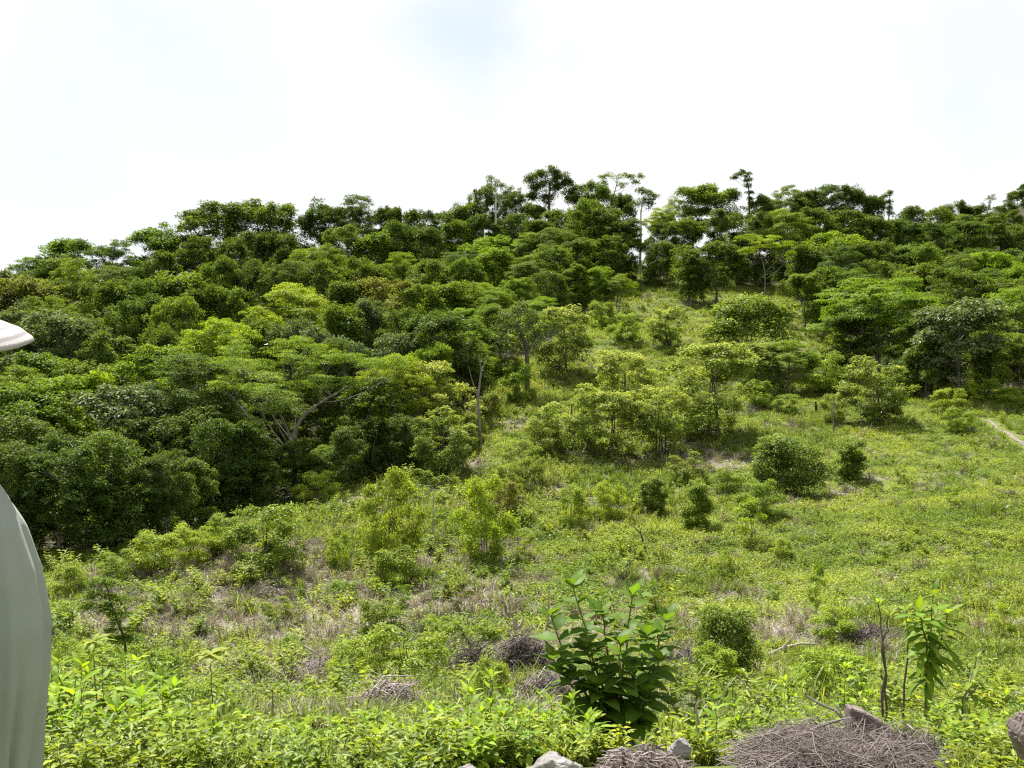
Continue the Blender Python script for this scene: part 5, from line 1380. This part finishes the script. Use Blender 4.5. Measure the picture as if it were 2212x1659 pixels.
# ================================================================== PERSON
def loft(rings, n=28):
    """rings: (centre, rx, ry) ; closed ends"""
    V = []; Fq = []
    ang = np.linspace(0, 2 * PI, n, endpoint=False)
    P = np.array([r_[0] for r_ in rings], float)
    t = norm(np.gradient(P, axis=0))
    for (c_, rx, ry), tt in zip(rings, t):
        a = norm(np.cross(V3((0, 1, 0)), tt)); b = np.cross(tt, a)
        V.append(V3(c_) + np.cos(ang)[:, None] * a * rx + np.sin(ang)[:, None] * b * ry)
    V = np.concatenate(V); k = len(rings)
    i = np.arange(k - 1)[:, None] * n; j = np.arange(n)[None]
    q = np.stack([i + j, i + (j + 1) % n, i + n + (j + 1) % n, i + n + j], -1).reshape(-1, 4)
    V = np.concatenate([V, [rings[0][0]], [rings[-1][0]]])
    e = len(V)
    f1 = np.array([[(m + 1) % n, m, e - 2] for m in range(n)]); f2 = np.array([[(k - 1) * n + m, (k - 1) * n + (m + 1) % n, e - 1] for m in range(n)])
    return V, [q, np.concatenate([f1, f2])]
def remeshed(name, lofts, vox, mat, disp=None, smooth=2):
    VV = []; Q = []; Tt = []; n = 0
    for V, (q, t) in lofts:
        VV.append(V); Q.append(q + n); Tt.append(t + n); n += len(V)
    me = mesh_from(name, np.concatenate(VV), [np.concatenate(Q), np.concatenate(Tt)], M[mat], True)
    o = bpy.data.objects.new(name, me); COL.objects.link(o)
    md = o.modifiers.new('r', 'REMESH'); md.mode = 'VOXEL'; md.voxel_size = vox
    sm = o.modifiers.new('s', 'SMOOTH'); sm.iterations = smooth * 3; sm.factor = 0.5
    dg = bpy.context.evaluated_depsgraph_get()
    m2 = bpy.data.meshes.new_from_object(o.evaluated_get(dg)); m2.name = name
    bpy.data.objects.remove(o)
    if disp:
        co = np.empty(len(m2.vertices) * 3); m2.vertices.foreach_get('co', co); co = co.reshape(-1, 3)
        nn = np.empty(len(m2.vertices) * 3); m2.vertices.foreach_get('normal', nn); nn = nn.reshape(-1, 3)
        co = co + nn * disp(co)[:, None]
        m2.vertices.foreach_set('co', co.ravel()); m2.update()
    m2.polygons.foreach_set('use_smooth', np.ones(len(m2.polygons), bool))
    m2.materials.clear(); m2.materials.append(M[mat])
    return m2

M['skin'] = noisy_material('brown_skin', (0.22, 0.115, 0.07), (0.30, 0.165, 0.105), 14, rough=0.55, bump=0.1, spec=0.4)
M['trousers'] = noisy_material('dark_trousers', (0.035, 0.040, 0.055), (0.065, 0.07, 0.09), 30, bump=0.3, bscale=200)
M['boot'] = noisy_material('brown_boot', (0.06, 0.035, 0.02), (0.10, 0.06, 0.035), 20, rough=0.6)
M['hair'] = noisy_material('black_hair', (0.010, 0.008, 0.007), (0.03, 0.025, 0.02), 60, rough=0.6)
def shirt_mat():
    m, nt = newmat('thin_pale_cotton')
    o = N(nt, 'ShaderNodeOutputMaterial')
    n1 = N(nt, 'ShaderNodeTexNoise', Scale=9.0, Detail=5.0)
    tcn = N(nt, 'ShaderNodeTexCoord'); nt.links.new(tcn.outputs['Object'], n1.inputs['Vector'])
    c_ = mix_rgb(nt, n1.outputs[0], (0.30, 0.33, 0.305, 1), (0.37, 0.40, 0.37, 1))
    di = N(nt, 'ShaderNodeBsdfDiffuse'); nt.links.new(c_, di.inputs['Color'])
    tr = N(nt, 'ShaderNodeBsdfTranslucent'); nt.links.new(c_, tr.inputs['Color'])
    n2 = N(nt, 'ShaderNodeTexNoise', Scale=420.0, Detail=2.0); nt.links.new(tcn.outputs['Object'], n2.inputs['Vector'])
    b = N(nt, 'ShaderNodeBump', Strength=0.15, Distance=0.002); nt.links.new(n2.outputs[0], b.inputs['Height'])
    nt.links.new(b.outputs[0], di.inputs['Normal'])
    ms = N(nt, 'ShaderNodeMixShader'); ms.inputs[0].default_value = 0.22
    nt.links.new(di.outputs[0], ms.inputs[1]); nt.links.new(tr.outputs[0], ms.inputs[2]); nt.links.new(ms.outputs[0], o.inputs['Surface'])
    return m
M['shirt'] = shirt_mat()
def hat_mat():
    m, nt = newmat('woven_white_hat')
    o = N(nt, 'ShaderNodeOutputMaterial'); tcn = N(nt, 'ShaderNodeTexCoord')
    sx = N(nt, 'ShaderNodeSeparateXYZ'); nt.links.new(tcn.outputs['Object'], sx.inputs[0])
    l1 = N(nt, 'ShaderNodeVectorMath', operation='MULTIPLY'); nt.links.new(tcn.outputs['Object'], l1.inputs[0]); l1.inputs[1].default_value = (1, 1, 0)
    l2 = N(nt, 'ShaderNodeVectorMath', operation='LENGTH'); nt.links.new(l1.outputs[0], l2.inputs[0])
    no = N(nt, 'ShaderNodeTexNoise', Scale=25.0, Detail=4.0); nt.links.new(tcn.outputs['Object'], no.inputs['Vector'])
    ad = N(nt, 'ShaderNodeMath', operation='MULTIPLY_ADD'); nt.links.new(no.outputs[0], ad.inputs[0]); ad.inputs[1].default_value = 0.008; nt.links.new(l2.outputs['Value'], ad.inputs[2])
    mu = N(nt, 'ShaderNodeMath', operation='MULTIPLY'); nt.links.new(ad.outputs[0], mu.inputs[0]); mu.inputs[1].default_value = 260.0
    si = N(nt, 'ShaderNodeMath', operation='SINE'); nt.links.new(mu.outputs[0], si.inputs[0])
    mr = N(nt, 'ShaderNodeMapRange'); mr.inputs['From Min'].default_value = -0.9; mr.inputs['From Max'].default_value = 0.1; nt.links.new(si.outputs[0], mr.inputs['Value'])
    c_ = mix_rgb(nt, mr.outputs[0], (0.19, 0.17, 0.19, 1), (0.38, 0.36, 0.36, 1))
    p = N(nt, 'ShaderNodeBsdfPrincipled', Roughness=0.8); nt.links.new(c_, p.inputs['Base Color'])
    n3 = N(nt, 'ShaderNodeTexNoise', Scale=160.0, Detail=3.0); nt.links.new(tcn.outputs['Object'], n3.inputs['Vector'])
    b = N(nt, 'ShaderNodeBump', Strength=0.5, Distance=0.002); nt.links.new(n3.outputs[0], b.inputs['Height']); nt.links.new(b.outputs[0], p.inputs['Normal'])
    nt.links.new(p.outputs[0], o.inputs['Surface']); return m
M['hat'] = hat_mat()
M['eye'] = noisy_material('dark_eye', (0.02, 0.012, 0.01), (0.03, 0.02, 0.015), 5, rough=0.2, bump=0)

PXc, PYc = -1.200, 1.93
person = empty('person', (PXc, PYc, gz(PXc, PYc)))
# body: one continuous skin (legs, torso, arms, neck, head with nose, ears and chin, hands)
bl_ = []
bl_.append(loft([((0, 0.0, z), a, b) for z, a, b in [(0.86, .15, .10), (0.95, .165, .11), (1.05, .14, .10), (1.2, .155, .11), (1.32, .17, .11), (1.40, .13, .085), (1.44, .07, .06), (1.52, .054, .056), (1.56, .05, .055)]]))
bl_.append(loft([((0, 0.012, z), a, b) for z, a, b in [(1.49, .035, .045), (1.515, .055, .075), (1.56, .070, .090), (1.61, .077, .097), (1.66, .076, .097), (1.70, .060, .080), (1.725, .03, .04)]]))
bl_.append(loft([((0, 0.10, 1.61), .008, .012), ((0, 0.118, 1.585), .013, .014), ((0, 0.095, 1.57), .012, .012)], 10))
for s in (-1, 1):
    bl_.append(loft([((s * .078, 0.0, 1.575), .006, .014), ((s * .086, -0.004, 1.60), .009, .022), ((s * .086, -0.006, 1.63), .008, .020)], 10))
    bl_.append(loft([((s * .085, 0, .90), .085, .09), ((s * .095, 0, .72), .078, .082), ((s * .10, 0.01, .50), .055, .06), ((s * .10, -0.01, .36), .055, .06), ((s * .10, 0, .10), .036, .04), ((s * .10, 0.0, .04), .036, .045)]))
    bl_.append(loft([((s * .13, 0, 1.36), .04, .045), ((s * .18, 0, 1.29), .042, .048), ((s * .205, -.005, 1.18), .038, .042), ((s * .207, 0, 1.10), .035, .037), ((s * .202, .012, .98), .031, .034), ((s * .198, .03, .87), .024, .029), ((s * .196, .040, .80), .021, .032)]))
    bl_.append(loft([((s * .196, .046, .81), .018, .032), ((s * .196, .052, .77), .016, .040), ((s * .194, .055, .735), .014, .040)], 14))
    for k, (off, ln) in enumerate([(-.028, .060), (-.010, .072), (.010, .078), (.028, .070)]):
        y0 = .055 + off
        bl_.append(loft([((s * .195, y0, .745), .009, .009), ((s * .193, y0 + .002, .745 - ln * .5), .0085, .0085), ((s * .184, y0 + .004, .745 - ln), .0075, .0075)], 10))
    bl_.append(loft([((s * .194, .082, .785), .011, .012), ((s * .186, .102, .755), .010, .010), ((s * .180, .108, .725), .008, .008)], 10))
part('body', remeshed('body', bl_, 0.006, 'skin'), person)
# shirt
def folds(co):
    x, y, z = co[:, 0], co[:, 1], co[:, 2]
    th = np.arctan2(y, np.abs(x) - 0.19)
    f = 0.0050 * np.sin(7 * th + 2.6 * z + 0.6) + 0.0042 * np.sin(13 * th - 3.4 * z + 1.0) + 0.0022 * np.sin(23 * th + 5 * z)
    f = np.where(f > 0, f * 0.8, f * 1.5)
    k = np.clip((1.40 - z) / 0.40, 0.03, 1)
    return f * k
shl = [loft([((0, -0.005, z), a, b) for z, a, b in [(0.70, .21, .16), (0.9, .20, .15), (1.05, .195, .145), (1.2, .20, .145), (1.32, .195, .135), (1.39, .165, .115), (1.435, .10, .085), (1.455, .07, .07)]], 48)]
for s in (-1, 1):
    shl.append(loft([((s * .085, 0, 1.372), .060, .078), ((s * .130, 0, 1.335), .078, .090), ((s * .178, 0, 1.255), .083, .092), ((s * .202, -.003, 1.185), .083, .092), ((s * .219, -.002, 1.094), .081, .090), ((s * .217, 0, .998), .079, .088), ((s * .203, .01, .918), .076, .084), ((s * .191, .02, .82), .074, .080), ((s * .186, .03, .77), .070, .078)], 40))
part('shirt', remeshed('shirt', shl, 0.007, 'shirt', folds, 4), person)
tl = []
for s in (-1, 1):
    tl.append(loft([((s * .08, 0, .93), .10, .115), ((s * .095, 0, .75), .098, .105), ((s * .10, .01, .5), .075, .082), ((s * .10, 0, .3), .070, .078), ((s * .10, 0, .09), .066, .075)]))
tl.append(loft([((0, 0, .98), .17, .125), ((0, 0, .84), .165, .125)]))
part('trousers', remeshed('trousers', tl, 0.012, 'trousers', lambda c_: (vnoise(c_[:, 0] * 20, c_[:, 2] * 12, 4) - .5) * .008), person)
for s in (-1, 1):
    part('boot', remeshed('boot', [loft([((s * .10, -.06, .05), .04, .05), ((s * .10, 0, .06), .046, .058), ((s * .10, .09, .04), .045, .04), ((s * .10, .17, .03), .035, .03)]), loft([((s * .10, -0.005, .05), .045, .055), ((s * .10, -0.005, .16), .044, .05)])], 0.008, 'boot'), person)
# hair, eyes, hat
part('hair', remeshed('hair', [loft([((0, 0.0, z), a, b) for z, a, b in [(1.60, .080, .085), (1.65, .084, .095), (1.70, .068, .085), (1.735, .03, .04)]]), loft([((0, -0.03, 1.52), .055, .045), ((0, -.02, 1.62), .08, .075)])], 0.007, 'hair'), person)
for s in (-1, 1):
    T = Tubes(); T.add(np.array([(s * .030, .098, 1.612), (s * .030, .104, 1.612), (s * .030, .107, 1.612)]), [.011, .009, .002], 10)
    part('eye', T.mesh('eye', M['eye']), person)
T = Tubes(); T.add(np.array([(-.024, .096, 1.545), (0, .106, 1.543), (.024, .096, 1.545)]), [.003, .006, .003], 8)
M['lip'] = noisy_material('lip_skin', (0.20, 0.07, 0.05), (0.24, 0.09, 0.065), 10, rough=0.5, bump=0)
part('mouth', T.mesh('mouth', M['lip']), person)
prof = [(0.001, 0.118), (0.05, 0.116), (0.082, 0.100), (0.094, 0.060), (0.098, 0.012), (0.110, 0.0), (0.150, -0.004), (0.20, -0.012), (0.238, -0.024), (0.262, -0.040), (0.268, -0.048), (0.262, -0.052),
        (0.235, -0.036), (0.20, -0.022), (0.15, -0.012), (0.105, -0.008), (0.092, 0.01), (0.088, 0.055), (0.075, 0.09), (0.001, 0.108)]
ang = np.linspace(0, 2 * PI, 72, endpoint=False); Vh = []
for (r_, z_) in prof:
    ww = 1 + 0.02 * np.sin(ang * 3 + 1)
    k_ = max(0, (r_ - 0.1) / 0.16)
    Vh.append(np.stack([np.cos(ang) * r_ * ww, np.sin(ang) * r_ * ww * 1.05, z_ - k_ * 0.006 * np.cos(ang) ** 2 + 0.006 * k_ * np.sin(ang * 5)], 1))
Vh = np.concatenate(Vh); i = np.arange(len(prof) - 1)[:, None] * 72; j = np.arange(72)[None]
fh = np.stack([i + j, i + (j + 1) % 72, i + 72 + (j + 1) % 72, i + 72 + j], -1).reshape(-1, 4)
hat = part('hat', mesh_from('hat', Vh, fh, M['hat'], True), person)
hat.location = (0.0, 0.0, 1.715); hat.rotation_euler = (R(3.5), R(6), 0); hat.scale = (0.95, 0.95, 1)
person.rotation_euler = (0, 0, 0)
props(person, 'person in a pale grey-green long shirt and white woven sun hat at the left edge', 'person')
